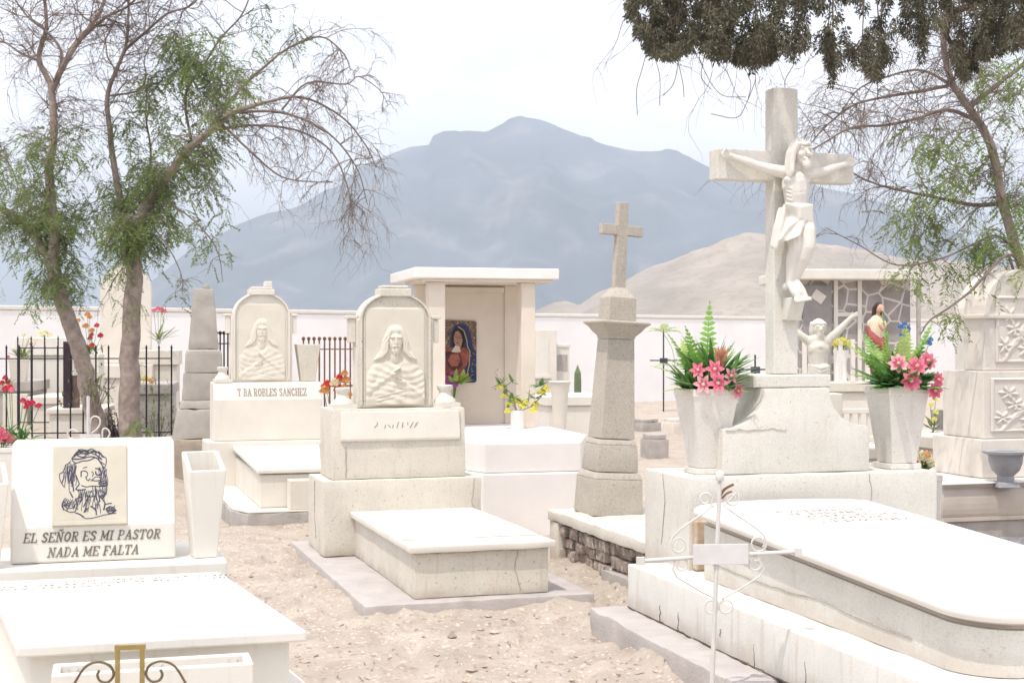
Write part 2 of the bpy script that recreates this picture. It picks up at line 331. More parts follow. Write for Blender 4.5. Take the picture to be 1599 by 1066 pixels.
def gh(x, y):
    z = gh0(x, y)
    if 5 < y < 14 and -3.5 < x < 3.5:
        for ox, oy, th, x0, x1, y0, y1, hh in BANK:
            c_, s_ = math.cos(R(th)), math.sin(R(th)); lx = (x-ox)*c_+(y-oy)*s_; ly = -(x-ox)*s_+(y-oy)*c_
            d_ = math.hypot(max(x0-lx, 0, lx-x1), max(y0-ly, 0, ly-y1))
            if d_ < .6: z += hh*math.exp(-d_/.11)*max(0, .45+1.3*mnoise.noise((x*2.3, y*2.3, 31)))
        for fx_, fy_, a in FOOT:
            dx, dy = x-fx_, y-fy_
            if abs(dx) < .25 and abs(dy) < .25:
                c_, s_ = math.cos(a), math.sin(a); r = ((dx*c_+dy*s_)/.15)**2+((-dx*s_+dy*c_)/.06)**2
                z += -.034*math.exp(-r)+.018*math.exp(-(math.sqrt(r)-1.5)**2*4)
    return z
def axis(lo, hi, st, far):
    a = list(np.arange(lo, hi, st)); s = st; v = a[-1]
    while v < far: s *= 1.22; v += s; a.append(v)
    s = st; v = lo
    while v > -far: s *= 1.22; v -= s; a.insert(0, v)
    return a
xs = axis(-5.5, 6, .05, 6000); ys = axis(4.6, 14.5, .05, 6000)
V = [(x, y, gh(x, y)) for y in ys for x in xs]; nx = len(xs)
Fc = [(j*nx+i, j*nx+i+1, (j+1)*nx+i+1, (j+1)*nx+i) for j in range(len(ys)-1) for i in range(nx-1)]
me = bpy.data.meshes.new('ground'); me.from_pydata(V, [], Fc)
for p in me.polygons: p.use_smooth = True
gm = mat('pale_sand', (.405, .352, .298), .97, .14, 2.2, bump=.9, bs=26, stain=((.30, .235, .19), 4, .53, .7), speck=[((.26, .19, .14), 75, .93, .5), ((.64, .55, .46), 55, .92, .55)])
struct(link('ground', me, gm))
rnd = random.Random(3)
mb = MB()
for _ in range(700):
    y = 5.2+(rnd.random()**1.4)*12; x = rnd.uniform(-.37, .37)*y; r = rnd.choice((.006, .008, .011, .016, .026))*rnd.uniform(.7, 1.3)
    c = Vector((x, y, gh(x, y)+r*.3)); vs = []
    for sxx, syy, sz in ((1, 0, 0), (-1, 0, 0), (0, 1, 0), (0, -1, 0), (0, 0, .7), (0, 0, -.7)):
        vs.append(c+Vector((sxx, syy, sz))*r*rnd.uniform(.7, 1.4))
    mb.add(vs, [(0, 2, 4), (2, 1, 4), (1, 3, 4), (3, 0, 4), (2, 0, 5), (1, 2, 5), (3, 1, 5), (0, 3, 5)])
struct(mb.build('pebbles', mat('pebble', (.44, .37, .31), .9, .3, 4, bump=.2)), 'stuff')
mb = MB()
for _ in range(2600):
    y = 5.4+(rnd.random()**1.3)*9; x = rnd.uniform(-.3, .2)*y+.3; a = rnd.uniform(0, 6.28); l = rnd.uniform(.006, .022); w = rnd.uniform(.0015, .005)
    c = Vector((x, y, gh(x, y)+.004)); d = Vector((math.cos(a), math.sin(a), rnd.uniform(-.1, .25)))*l; e = Vector((-math.sin(a), math.cos(a), 0))*w
    mb.add([c-d-e, c+d-e, c+d+e, c-d+e], [(0, 1, 2, 3)])
struct(mb.build('dry_leaf_litter', mat('litter', (.26, .185, .13), .95, .4, 4, bump=0), raw=True), 'stuff')

# ------------------------------------------------------------------ mountain, hills
def interp(pts, x):
    if x <= pts[0][0]: return pts[0][1]
    for (a, b), (c, d) in zip(pts, pts[1:]):
        if x <= c:
            t = (x-a)/(c-a); return b+(d-b)*t
    return pts[-1][1]
def terrain(name, sil, D0, D1, D2, m, amp, fr, px0, px1, nA=300, nR=70, seed=0):
    V = []; rows = []
    for j in range(nR+1):
        t = j/nR; D = D0+(D1-D0)*t/.62 if t < .62 else D1+(D2-D1)*(t-.62)/.38
        pr = (t/.62) if t < .62 else 1-(t-.62)/.38*.55
        prof = (pr**1.25 if t < .62 else pr)
        for i in range(nA+1):
            px = px0+(px1-px0)*i/nA; a = (px-799.5)/F; H = max(0, (533-interp(sil, px))/F*D1)+1.75
            x, y = a*D, D
            nz = mnoise.fractal((x*fr, y*fr*.8, seed), .9, 2.1, 6)
            rid = 1-abs(mnoise.noise((x*fr*1.6+5, y*fr*.45, seed+4)))*2
            k = min(pr*3, 1)*(1 if t >= .62 else 1-abs(t/.62)**6*.9)
            z = H*prof+amp*(nz*.5+rid*.5-.3)*k*min(1, H/(amp*4))
            if t >= .62: z = min(z, H+1)
            V.append((x, y, max(z-3*(1-min(1, H/8)), -4)))
    n = nA+1
    Fc = [(j*n+i, j*n+i+1, (j+1)*n+i+1, (j+1)*n+i) for j in range(nR) for i in range(nA)]
    me = bpy.data.meshes.new(name); me.from_pydata(V, [], Fc)
    for p in me.polygons: p.use_smooth = True
    return struct(link(name, me, m))
SIL = [(-500, 520), (0, 520), (120, 505), (190, 470), (230, 442), (262, 418), (290, 396), (330, 372), (370, 350), (420, 330), (445, 327), (470, 318), (500, 300), (530, 290), (560, 263), (600, 244), (640, 229), (670, 226), (676, 212), (690, 205), (735, 200), (760, 201), (790, 186), (812, 180), (842, 181), (862, 187), (900, 204), (940, 221), (990, 228), (1050, 233), (1075, 240), (1110, 255), (1180, 270), (1250, 283), (1300, 297), (1400, 322), (1480, 355), (1560, 400), (1700, 460), (2100, 510)]
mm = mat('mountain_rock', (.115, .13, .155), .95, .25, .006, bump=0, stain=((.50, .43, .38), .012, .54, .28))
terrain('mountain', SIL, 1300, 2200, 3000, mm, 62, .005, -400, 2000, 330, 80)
SIL2 = [(780, 520), (835, 488), (862, 476), (885, 473), (905, 480), (930, 462), (960, 444), (1000, 424), (1040, 411), (1090, 390), (1130, 371), (1170, 366), (1230, 372), (1300, 385), (1400, 400), (1500, 412), (1700, 425), (2200, 470)]
hm = mat('bare_hill', (.33, .285, .235), .95, .25, .03, bump=.8, bs=.35, stain=((.25, .215, .185), .04, .5, .45), speck=[((.19, .17, .14), .45, .80, .4)])
terrain('hill', SIL2, 420, 640, 900, hm, 5, .02, 770, 2000, 220, 50, 3)
#@@STRUCT
# ------------------------------------------------------------------ boundary wall
p0 = Vector((-16, 26.5)); p1 = Vector((22, 55)); d = (p1-p0).normalized(); ang = math.degrees(math.atan2(d.y, d.x)); Lw = (p1-p0).length
w = thing('boundary_wall', 'long whitewashed cemetery wall running across behind all the graves', 'wall', (p0.x, p0.y, 0), ang)
mb = MB(); mb.box(0, Lw, 0, .25, -.2, 2.42); mb.build('wall_body', 'wall', w, .01)
mb = MB(); mb.box(-.02, Lw, -.025, .28, 2.424, 2.52); mb.build('coping', 'paint', w, .02)

# ------------------------------------------------------------------ reliefs
def relief(fn, w, h, y, x0, z0, nx=110, nz=150, depth=1.0):
    U = np.linspace(0, 1, nx); Vv = np.linspace(0, 1, nz); u, v = np.meshgrid(U, Vv)
    H = fn(u, v)*depth; e = np.minimum(np.minimum(u, 1-u), np.minimum(v, 1-v)); H = H*np.clip(e/.02, 0, 1)
    mb = MB(); vs = [(x0+w*float(u[j, i]), y-.003-float(H[j, i]), z0+h*float(v[j, i])) for j in range(nz) for i in range(nx)]
    mb.add(vs, [(j*nx+i, j*nx+i+1, (j+1)*nx+i+1, (j+1)*nx+i) for j in range(nz-1) for i in range(nx-1)])
    return mb
def smax(a, b, k=.006):
    h = np.clip(.5+.5*(a-b)/k, 0, 1); return b*(1-h)+a*h+k*h*(1-h)
def eb(u, v, cx, cy, rx, ry, hh, rot=0, p=.5):
    c, s = math.cos(rot), math.sin(rot); a = ((u-cx)*c+(v-cy)*s)/rx; b = (-(u-cx)*s+(v-cy)*c)/ry
    return hh*np.clip(1-a*a-b*b, 0, 1)**p
def seg(u, v, a, b, r0, r1, hh):
    dx, dy = b[0]-a[0], b[1]-a[1]; L2 = dx*dx+dy*dy; t = np.clip(((u-a[0])*dx+(v-a[1])*dy)/L2, 0, 1)
    d = np.sqrt((u-a[0]-t*dx)**2+(v-a[1]-t*dy)**2)/(r0+(r1-r0)*t); return hh*np.sqrt(np.clip(1-d*d, 0, 1))
def bust(u, v):
    """bearded man with halo, hand pointing to his chest; u 0..1 across, v 0..1 up"""
    x = u; y = v*1.62; H = np.zeros_like(u); hc = 1.06
    rr = np.sqrt((x-.5)**2+(y-hc)**2)
    H = np.maximum(H, .010*np.exp(-((rr-.265)/.012)**2)); H = np.maximum(H, .005*(rr < .26))
    for k in range(22):
        a = 2*math.pi*k/22; H = np.maximum(H, seg(x, y, (.5+.20*math.cos(a), hc+.20*math.sin(a)), (.5+.25*math.cos(a), hc+.25*math.sin(a)), .007, .007, .010))
    H = np.maximum(H, .008*((np.abs(y-1.0) < .006)|(np.abs(y-1.22) < .004))*((x < .26)|(x > .74)))
    T = smax(eb(x, y, .5, .02, .56, .80, .050, 0, .55), eb(x, y, .5, .56, .44, .22, .046, 0, .6), .015)
    sw = .5+.5*np.sin(26*(np.hypot(x-1.05, y-1.0))+2*np.sin(5*x)); sw2 = .5+.5*np.sin(28*(np.hypot(x+.1, y-1.1)))
    T = T+.011*(T > .006)*np.where(x > .5-.35*(y-.3), sw, sw2)*np.clip((.78-y)/.2, .1, 1)
    H = smax(H, T)
    # neckline
    H = H-.012*(np.hypot((x-.5)/.13, (y-.80)/.13) < 1)*(y < .84)
    for pts, r in ((((.12, .50), (.04, .26), (.40, .50)), .10), (((.90, .50), (.98, .16), (.66, .36)), .095)):
        H = smax(H, seg(x, y, pts[0], pts[1], r, r*.9, .050), .014); H = smax(H, seg(x, y, pts[1], pts[2], r*.85, r*.5, .057), .012)
    for c0, rot in (((.45, .535), .5), ((.62, .40), 2.5)): H = smax(H, eb(x, y, c0[0], c0[1], .075, .045, .076, rot), .006)
    for k in range(4):
        H = np.maximum(H, seg(x, y, (.46, .525+.018*k), (.57, .575+.024*k-.01*(k == 3)), .013, .010, .082-.002*k))
        H = np.maximum(H, seg(x, y, (.60, .385+.018*k), (.49, .425+.02*k), .013, .010, .080-.002*k))
    for k in range(3): H = np.maximum(H, seg(x, y, (.20, .16-.06*k), (.66, .27-.07*k), .022, .016, .058))
    H = smax(H, eb(x, y, .5, .80, .085, .12, .044), .008)     # neck
    for sg in (-1, 1):                                        # wavy hair flaring to the shoulders
        for k in range(4):
            o = .016*k; h0 = .050-.004*k
            H = smax(H, seg(x, y, (.5+sg*(.085+o), 1.24-o), (.5+sg*(.140+o), 1.06), .030, .030, h0), .004)
            H = smax(H, seg(x, y, (.5+sg*(.140+o), 1.06), (.5+sg*(.150+o*1.3), .90), .030, .032, h0), .004)
            H = smax(H, seg(x, y, (.5+sg*(.150+o*1.3), .90), (.5+sg*(.235+o*2.2), .80-.012*k), .032, .018, h0), .004)
    H = smax(H, eb(x, y, .5, 1.235, .135, .085, .056), .008)
    H = smax(H, eb(x, y, .5, 1.06, .122, .185, .074, 0, .5), .006)
    H = smax(H, eb(x, y, .5, .915, .085, .085, .072), .010)   # beard
    for sg in (-1, 1): H = smax(H, seg(x, y, (.5+sg*.03, .90), (.5+sg*.02, .835), .03, .014, .066), .006)
    H = smax(H, seg(x, y, (.5, 1.13), (.5, 1.03), .012, .024, .094), .004)
    for sg in (-1, 1):
        H = smax(H, seg(x, y, (.5+sg*.085, 1.135), (.5+sg*.028, 1.128), .016, .016, .082), .004)
        H = H-.020*np.exp(-(((x-.5-sg*.054)/.030)**2+((y-1.095)/.018)**2))+.010*np.exp(-(((x-.5-sg*.054)/.016)**2+((y-1.093)/.009)**2))
        H = smax(H, seg(x, y, (.5+sg*.055, .975), (.5, .992), .012, .016, .082), .003)
    H = H-.012*np.exp(-(((x-.5)/.040)**2+((y-.968)/.008)**2))
    H = H+.0038*np.sin(58*(np.hypot(x-.5, y-.95))+5*np.sin(5*x)+2*np.sin(8*y))*(y < .74)*(H > .02)*(H < .068)
    st = .004*np.sin(120*x+14*np.sin(8*y))*(np.abs(x-.5) > .12)*(np.abs(x-.5) < .30)*(y > .78)*(y < 1.3)*(H > .03)
    return H+st
def stele(parent, cx, y0, z0, w, h_sp, h_top, ear, dep, m='cream', rel=True, capw=.26, finial=False, fn=None):
    """arched stele: body, moulded arch, cap, ears, carved bust"""
    n = 24; a = w/2*.93
    arch = [(cx-w/2, z0), (cx+w/2, z0), (cx+w/2, h_sp)]+[(cx+a*math.cos(math.pi*i/n), h_sp+(h_top-h_sp)*math.sin(math.pi*i/n)) for i in range(n+1)]+[(cx-w/2, h_sp)]
    mb = MB(); mb.pxz(arch, y0, y0+dep); mb.build('stele_body', m, parent, .008)
    for s in (-1, 1):
        mb = MB(); x = cx+s*w/2; mb.frus(min(x, x+s*ear), max(x, x+s*ear), y0+.02, y0+dep-.02, h_sp-.19, min(x, x+s*ear), max(x, x+s*ear), y0+.02, y0+dep-.02, h_sp)
        mb.box(min(x-s*.01, x+s*(ear+.015)), max(x-s*.01, x+s*(ear+.015)), y0+.008, y0+dep-.008, h_sp+.002, h_sp+.03)
        mb.build('shoulder', m, parent, .006)
    mb = MB(); r0, r1 = .90, 1.0
    for k0, k1, yy in ((.985, .93, .020), (.87, .84, .010)):
        for i in range(n):
            t0, t1 = math.pi*i/n, math.pi*(i+1)/n
            q = [(cx+a*k*math.cos(t), h_sp+(h_top-h_sp)*k*math.sin(t)) for k, t in ((k0, t0), (k0, t1), (k1, t1), (k1, t0))]
            mb.pxz(q, y0-yy, y0+.01)
        for s in (-1, 1): mb.box(min(cx+s*a*k0, cx+s*a*k1), max(cx+s*a*k0, cx+s*a*k1), y0-yy, y0+.01, z0+.02, h_sp)
    mb.build('arch_moulding', m, parent)
    mb = MB(); mb.box(cx-capw/2, cx+capw/2, y0-.03, y0+dep+.02, h_top-.035, h_top+.03); mb.box(cx-capw*.42, cx+capw*.42, y0-.015, y0+dep, h_top+.032, h_top+.055)
    if finial: mb.box(cx+capw*.12, cx+capw*.42, y0+.01, y0+.13, h_top+.058, h_top+.12)
    mb.build('cap', m, parent, .008)
    if rel:
        W2 = a*.835*2; relief(fn or bust, W2, (h_top-z0)*.86, y0, cx-W2/2, z0+.01, 120, 180, .62).build('carved_bust', 'relief', parent, raw=True, smooth=60)
def ringbox(mb, x0, x1, y0, y1, z0, z1, t, fl=.05):   # open-topped box
    mb.box(x0, x1, y0, y0+t, z0, z1); mb.box(x0, x1, y1-t, y1, z0, z1); mb.box(x0, x0+t, y0+t, y1-t, z0, z1); mb.box(x1-t, x1, y0+t, y1-t, z0, z1); mb.box(x0+t, x1-t, y0+t, y1-t, z0, z1-fl)

# ------------------------------------------------------------------ tomb C (centre)
C = thing('grave_monument', 'cream speckled gravestone with a bearded man carved in its arch, nearest the shrine', 'grave', (-.64, 9.34, 0), 17.5)
mb = MB(); mb.box(-.36, 1.22, -.13, 3.0, -.15, .055); rough(mb.build('kerb', 'ledge', C, .012), .014, .005, .07, 6)
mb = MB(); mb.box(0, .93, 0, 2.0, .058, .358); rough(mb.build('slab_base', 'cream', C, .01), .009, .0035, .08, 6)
mb = MB(); mb.box(-.04, .97, -.045, 2.0, .362, .408); rough(mb.build('slab', 'creamtop', C, .01), .009, .0035, .08, 6)
mb = MB(); mb.box(-.03, .96, .27, .278, .4085, .4105); mb.build('slab_joint', 'worn', C)
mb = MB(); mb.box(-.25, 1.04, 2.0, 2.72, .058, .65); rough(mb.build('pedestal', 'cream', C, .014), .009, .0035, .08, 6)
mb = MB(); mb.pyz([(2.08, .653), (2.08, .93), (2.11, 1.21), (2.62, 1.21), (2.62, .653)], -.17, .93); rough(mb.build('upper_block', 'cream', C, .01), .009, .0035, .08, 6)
PL = Plane((0, 2.08+.02, 1.0), (1, 0, 0), (0, .03/.28, 1))
mb = MB(); mb.pyz([(2.062, .955), (2.058, .975), (2.088, 1.19), (2.12, 1.19), (2.10, .955)], -.10, .88); mb.build('name_plaque', 'creamtop', C, .006)
mb = MB(); P = Plane((0, 2.0615, 1.0), (1, 0, 0), (0, .03/.215, 1)); P.worn(mb, .17, .06, .52, .045, random.Random(5)); mb.build('worn_lettering', 'worn', C)
hair_m = mat('hairline_crack', (.38, .33, .28), .98, .3, 30, bump=0)
def hairline(parent, O, U, V, pts, w=.0024):
    P_ = Plane(O, U, V); m_ = MB(); r_ = random.Random(int(abs(pts[0][0]*971))+3); q_ = [pts[0]]
    for (a, b_), (c_, d_) in zip(pts, pts[1:]):
        for i_ in range(1, 7): q_.append((a+(c_-a)*i_/6+r_.uniform(-.006, .006), b_+(d_-b_)*i_/6+r_.uniform(-.006, .006)))
    for i_, (a, b_) in enumerate(zip(q_, q_[1:])): P_.stroke(m_, [a, b_], w*r_.uniform(.5, 1.2), .0045)
    m_.build('crack', hair_m, parent)
hairline(C, (0, 2.08, .655), (1, 0, 0), (0, 0, 1), [(-.06, 0), (-.055, .26)], .004)
hairline(C, (0, 2.0, .06), (1, 0, 0), (0, 0, 1), [(.98, .58), (.96, .40), (.99, .28)])
hairline(C, (0, 0, .06), (1, 0, 0), (0, 0, 1), [(.0, .297), (.30, .296), (.62, .299), (.93, .297)], .008)
hairline(C, (0, 0, .06), (1, 0, 0), (0, 0, 1), [(.71, .29), (.69, .17), (.73, .02)])
hairline(C, (0, 1.9, .06), (0, -1, 0), (0, 0, 1), [(0, .298), (.8, .297), (1.9, .298)], .007)
hairline(C, (-.25, 2.7, .06), (0, -1, 0), (0, 0, 1), [(.3, .56), (.28, .3), (.36, .1)])
stele(C, .375, 2.22, 1.213, .64, 1.93, 2.15, .05, .17)
def urn(parent, name, cx, cy, z, s=1, m='creamtop'):
    mb = MB(); mb.box(cx-.10*s, cx+.10*s, cy-.09*s, cy+.09*s, z+.001, z+.035*s)
    mb.lathe([(.085*s, z+.036*s), (.08*s, z+.06*s), (.05*s, z+.09*s), (.045*s, z+.12*s), (.06*s, z+.14*s), (.062*s, z+.165*s), (.045*s, z+.17*s), (.04*s, z+.15*s)], cx, cy, 16)
    mb.build(name, m, parent, smooth=40)
urn(C, 'finial_urn', -.05, 2.25, 1.21); urn(C, 'finial_urn', .80, 2.25, 1.21, 1.08)

# ------------------------------------------------------------------ tomb B (left behind)
B = thing('grave_monument', 'pale gravestone with a name on its sloping band, left of the speckled arched one', 'grave', (-2.40, 13.4, 0), 17)
mb = MB(); pl = [(-.24, 3.0), (-.24, .12), (-.12, -.22), (1.2, -.22), (1.2, 3.0)]; mb.pxy(pl, -.2, .155); rough(mb.build('kerb', 'concrete', B, .02), .016, .010, .07, 6)
mb = MB(); mb.pxy([(x*.98+.01, y+.01) for x, y in pl], .157, .175); mb.build('kerb_top', 'creamtop', B, .006)
mb = MB(); mb.pxy([(0.03, .03), (1.0, .03), (1.0, 2.2), (.03, 2.2)], .177, .49, .0, 0); mb.build('slab_base', 'creamtop', B, .01)
mb = MB(); mb.pxy([(0, 0), (1.04, 0), (1.04, 2.2), (0, 2.2)], .50, .545, .028, 0); mb.build('slab', 'creamtop', B, .012)
mb = MB(); ringbox(mb, .28, .90, -.19, .02, .177, .45, .035); mb.build('flower_box', 'creamtop', B, .006)
mb = MB(); mb.box(-.28, 1.06, 2.2, 2.8, -.1, .66); mb.build('pedestal', 'creamtop', B, .012)
mb = MB(); mb.pyz([(2.25, .662), (2.25, 1.11), (2.335, 1.30), (2.72, 1.30), (2.72, .662)], -.2, .983); mb.build('upper_block', 'creamtop', B, .01)
mb = MB(); P = Plane((0, 2.25-.0005, 1.11), (1, 0, 0), (0, .085, .19)); P.text(mb, 'T BA ROBLES SANCHEZ', .06, .045, .82, .085, 0, .15, .10); mb.build('name_lettering', 'worn', B)
stele(B, .34, 2.42, 1.302, .68, 2.03, 2.30, .05, .17, 'creamtop', True, .28, True, lambda u, v: .6*bust(.5+(.5-u)*1.04, np.clip(v*.97+.035, 0, 1)))
urn(B, 'finial_urn', -.09, 2.42, 1.30, 1.0); 
mb = MB(); mb.tap(.86, 2.5, 1.302, .16, 1.72, .26); mb.build('tapered_planter', 'cream', B, .008)

# ------------------------------------------------------------------ tomb A (front left)
A = thing('grave_monument', 'bright white grave with ink portrait panel and Spanish psalm lettering, nearest on the left', 'grave')
FL, FR, BR, BL = Vector((-1.817, 5.21)), Vector((-.794, 5.5)), Vector((-1.42, 6.91)), Vector((-2.443, 6.62))
def quad(a, b, c, d, e):   # outset quad
    cs = [a, b, c, d]; ctr = (a+b+c+d)/4; return [tuple(p+(p-ctr).normalized()*e) for p in cs]
mb = MB(); mb.pxy(quad(FL, FR, BR, BL, 0), .59, .633); mb.build('slab', 'paint', A, .008)
mb = MB(); mb.pxy(quad(FL, FR, BR, BL, -.09), .33, .588); mb.build('slab_base', 'paint', A, .008)
mb = MB(); mb.pxy(quad(FL, FR, BR, BL, .22), -.1, .328); mb.build('plinth', 'paint', A, .012)
XA = Matrix.Translation((-2.08, 7.08, 0)) @ Matrix.Rotation(R(16), 4, 'Z')   # headstone frame: x right, y away; origin centre front
mb = MB(XA); mb.box(-.80, .64, -.16, .62, -.1, .655); mb.build('headstone_base', 'paint', A, .012)
mb = MB(XA); mb.pyz([(0, .657), (0, .832), (.16, 1.235), (.17, 1.24), (.45, 1.24), (.45, .657)], -.395, .395); mb.build('headstone', 'paint', A, .02)
HV = (0, .16, .403)
mb = MB(XA); P = Plane((0, -.0005, .657), (1, 0, 0), (0, 0, 1)); P.text(mb, 'EL SE~OR ES MI PASTOR', -.335, .105, .318, .044); P.text(mb, 'NADA ME FALTA', -.222, .030, .212, .044); mb.build('psalm_lettering', 'letter', A)
PP = Plane((-.02, -.0005, .832), (1, 0, 0), HV)
mb = MB(XA); mb.prism([(-.178, .012), (.178, .012), (.178, .415), (-.178, .415)], lambda u, v: PP.p(u, v, -.01), lambda u, v: PP.p(u, v, .012))
mb.prism([(-.178, .0), (.178, .0), (.178, .022), (-.178, .022)], lambda u, v: PP.p(u, v, -.01), lambda u, v: PP.p(u, v, .03))
po = mb.build('portrait_panel', 'panel', A, .003)
def pc(x, y): return (-.178+(x-110)/(1050-110)*.356, .022+(1010-y)/(1010-45)*.393)
DRAW = [ # ink lines in the panel's own picture units
 [(345, 205), (400, 130), (460, 90), (540, 105), (600, 85), (650, 120), (700, 130), (730, 190), (780, 205), (785, 270), (760, 340), (730, 330)],
 [(345, 210), (420, 215), (500, 205), (560, 190), (620, 190), (680, 220), (720, 280), (750, 330)], [(370, 170), (440, 150), (520, 140), (600, 130), (680, 125)],
 [(400, 130), (420, 170), (500, 190), (560, 140), (640, 160), (720, 210)], [(350, 230), (400, 265), (480, 240), (560, 235), (640, 200)], [(380, 180), (450, 110), (560, 130)],
 [(430, 90), (480, 140), (560, 160)], [(640, 110), (660, 170), (730, 230)], [(700, 160), (690, 230), (760, 290)], [(330, 240), (300, 270), (270, 290), (250, 340), (230, 380), (195, 400), (195, 460), (215, 510), (245, 560)],
 [(250, 380), (245, 450), (225, 510)], [(320, 250), (330, 330), (310, 420), (315, 560)], [(385, 265), (390, 340), (370, 430), (350, 560)], [(300, 300), (290, 400), (300, 500)], [(350, 300), (345, 420), (340, 520)],
 [(460, 380), (500, 365), (540, 385), (545, 430), (520, 450)], [(465, 385), (465, 440)], [(490, 330), (540, 320)], [(600, 380), (620, 400), (610, 440)], [(650, 340), (690, 350), (720, 390), (710, 420), (660, 420), (650, 380)],
 [(530, 450), (535, 480), (560, 490), (580, 470)], [(590, 500), (640, 455), (690, 450), (720, 475)], [(600, 490), (660, 500), (710, 490), (720, 475)], [(690, 520), (770, 500)], [(690, 540), (780, 530)], [(700, 560), (790, 560)],
 [(750, 350), (770, 430), (790, 520), (790, 620), (780, 670), (740, 690), (700, 690)], [(470, 555), (540, 575), (590, 565), (680, 570), (780, 572)], [(610, 580), (620, 630)], [(645, 580), (650, 640)], [(700, 580), (720, 640)], [(740, 580), (745, 650)], [(770, 590), (770, 660)],
 [(400, 420), (430, 500), (440, 540), (400, 600), (480, 610), (520, 600)], [(540, 690), (600, 700), (650, 690), (660, 740)], [(700, 690), (740, 720), (790, 660)],
 [(270, 710), (230, 770), (230, 820), (270, 860), (330, 885), (390, 880), (410, 830), (410, 760), (400, 715)], [(290, 720), (250, 790), (300, 840), (380, 830)], [(300, 780), (340, 760), (320, 820)], [(410, 720), (450, 700), (470, 740), (440, 790)], [(260, 800), (320, 800)],
 [(330, 640), (360, 700)], [(480, 660), (470, 720)], [(545, 720), (530, 760), (500, 820)], [(530, 840), (505, 890)], [(545, 845), (520, 890)], [(590, 820), (650, 870), (660, 930)], [(650, 800), (660, 900)], [(640, 840), (655, 890)], [(700, 800), (715, 910)], [(720, 720), (770, 780), (760, 870)],
 [(780, 860), (830, 830), (880, 850), (900, 880), (840, 890), (790, 870)], [(800, 890), (840, 920), (910, 880)], [(770, 800), (850, 790)], [(395, 895), (450, 920), (520, 970), (600, 970), (680, 955), (760, 935), (910, 915)], [(400, 900), (440, 910), (500, 950)]]
PI_ = Plane(PP.p(0, 0, .012), PP.U, PP.V); mb = MB(XA)
for pts in DRAW:
    c2 = [(p.x, p.y) for p in curve([(a, b, 0) for a, b in pts], 3)] if len(pts) > 2 else pts
    PI_.stroke(mb, [pc(*p) for p in c2], .0034+.0022*((len(pts)*7+int(pts[0][0])) % 3)/2, .0012)
hr = random.Random(3)
def wave(x, y0, y1, lean, amp, w):
    n = 9; ph = hr.uniform(0, 6)
    PI_.stroke(mb, [pc(x+lean*i/n+amp*math.sin(ph+i*.9), y0+(y1-y0)*i/n) for i in range(n+1)], w, .0012)
for k in range(11): wave(268+k*13, 270+hr.uniform(0, 60)-k*3, 540+hr.uniform(-60, 110), hr.uniform(-12, 10), 7, .0026)
for k in range(9): wave(690+k*12, 300+k*6+hr.uniform(0, 40), 520+hr.uniform(-40, 60), 20, 6, .0026)
for k in range(22): wave(430+k*16, 600+hr.uniform(0, 40), 700+hr.uniform(0, 200), hr.uniform(-20, 20), 8, .0028)
for k in range(12): wave(240+k*16, 720+hr.uniform(0, 40), 800+hr.uniform(0, 70), hr.uniform(-15, 15), 8, .0026)
for k in range(10): wave(790+k*11, 820+hr.uniform(0, 30), 880+hr.uniform(0, 20), hr.uniform(-10, 10), 5, .0026)
for k in range(26):
    a_ = hr.uniform(3.5, 5.9); PI_.stroke(mb, [pc(560+215*math.cos(a_+d_)*hr.uniform(.9, 1.05), 250+150*math.sin(a_+d_)*hr.uniform(.85, 1.05)) for d_ in (0, .08, .16, .24)], .0028, .0012)
mb.build('ink_portrait', 'ink', po)
mb = MB(); ux = (FR-FL).normalized(); uy = (BL-FL).normalized(); P = Plane((FL.x, FL.y, .633), (ux.x, ux.y, 0), (-ux.y, ux.x, 0))
for k, (a, b) in enumerate(((.40, 1.18), (.05, 1.22), (.07, .62))): P.worn(mb, a-.28, 1.40-k*.075, b-.30, .036, random.Random(k))
mb.build('slab_engraving', 'worn', A)
XB = Matrix.Translation((-1.27, 5.10, 0)) @ Matrix.Rotation(R(15.8), 4, 'Z')
mb = MB(XB); ringbox(mb, -.36, .33, -.10, .085, .05, .60, .028, .14); fb = mb.build('flower_box', 'paint', A, .006)
for x in (-.29, 0, .27):
    mb = MB(XB)
    mb.tube([(x-.016, .056, .585), (x, .052, .555), (x+.016, .056, .585)], .003, 5); mb.tube([(x, .052, .555), (x, .055, .535)], .003, 5)
    mb.build('box_hook', 'whiteiron', fb)
def sqpot(name, label, cat, loc, rz, w1, w0, h, m, t=.03, foot=True, group=None, soil=True):
    o = thing(name, label, cat, loc, rz, group); mb = MB()
    z0 = .035 if foot else 0
    if foot: mb.box(-w0*.62, w0*.62, -w0*.62, w0*.62, 0, .033)
    a, b = w0/2, w1/2; ci = b-t
    rs = []
    for q, z in ((a, z0), (b*.965, h-.045), (b, h-.045), (b, h), (ci, h), (ci*.9, h-.12)):
        rs.append([(-q, -q, z), (q, -q, z), (q, q, z), (-q, q, z)])
    mb.rings(rs); mb.build('pot_body', m, o, .006)
    if soil: mb = MB(); mb.box(-ci*.88, ci*.88, -ci*.88, ci*.88, h-.119, h-.09); mb.build('soil', 'dirt', o)
    return o
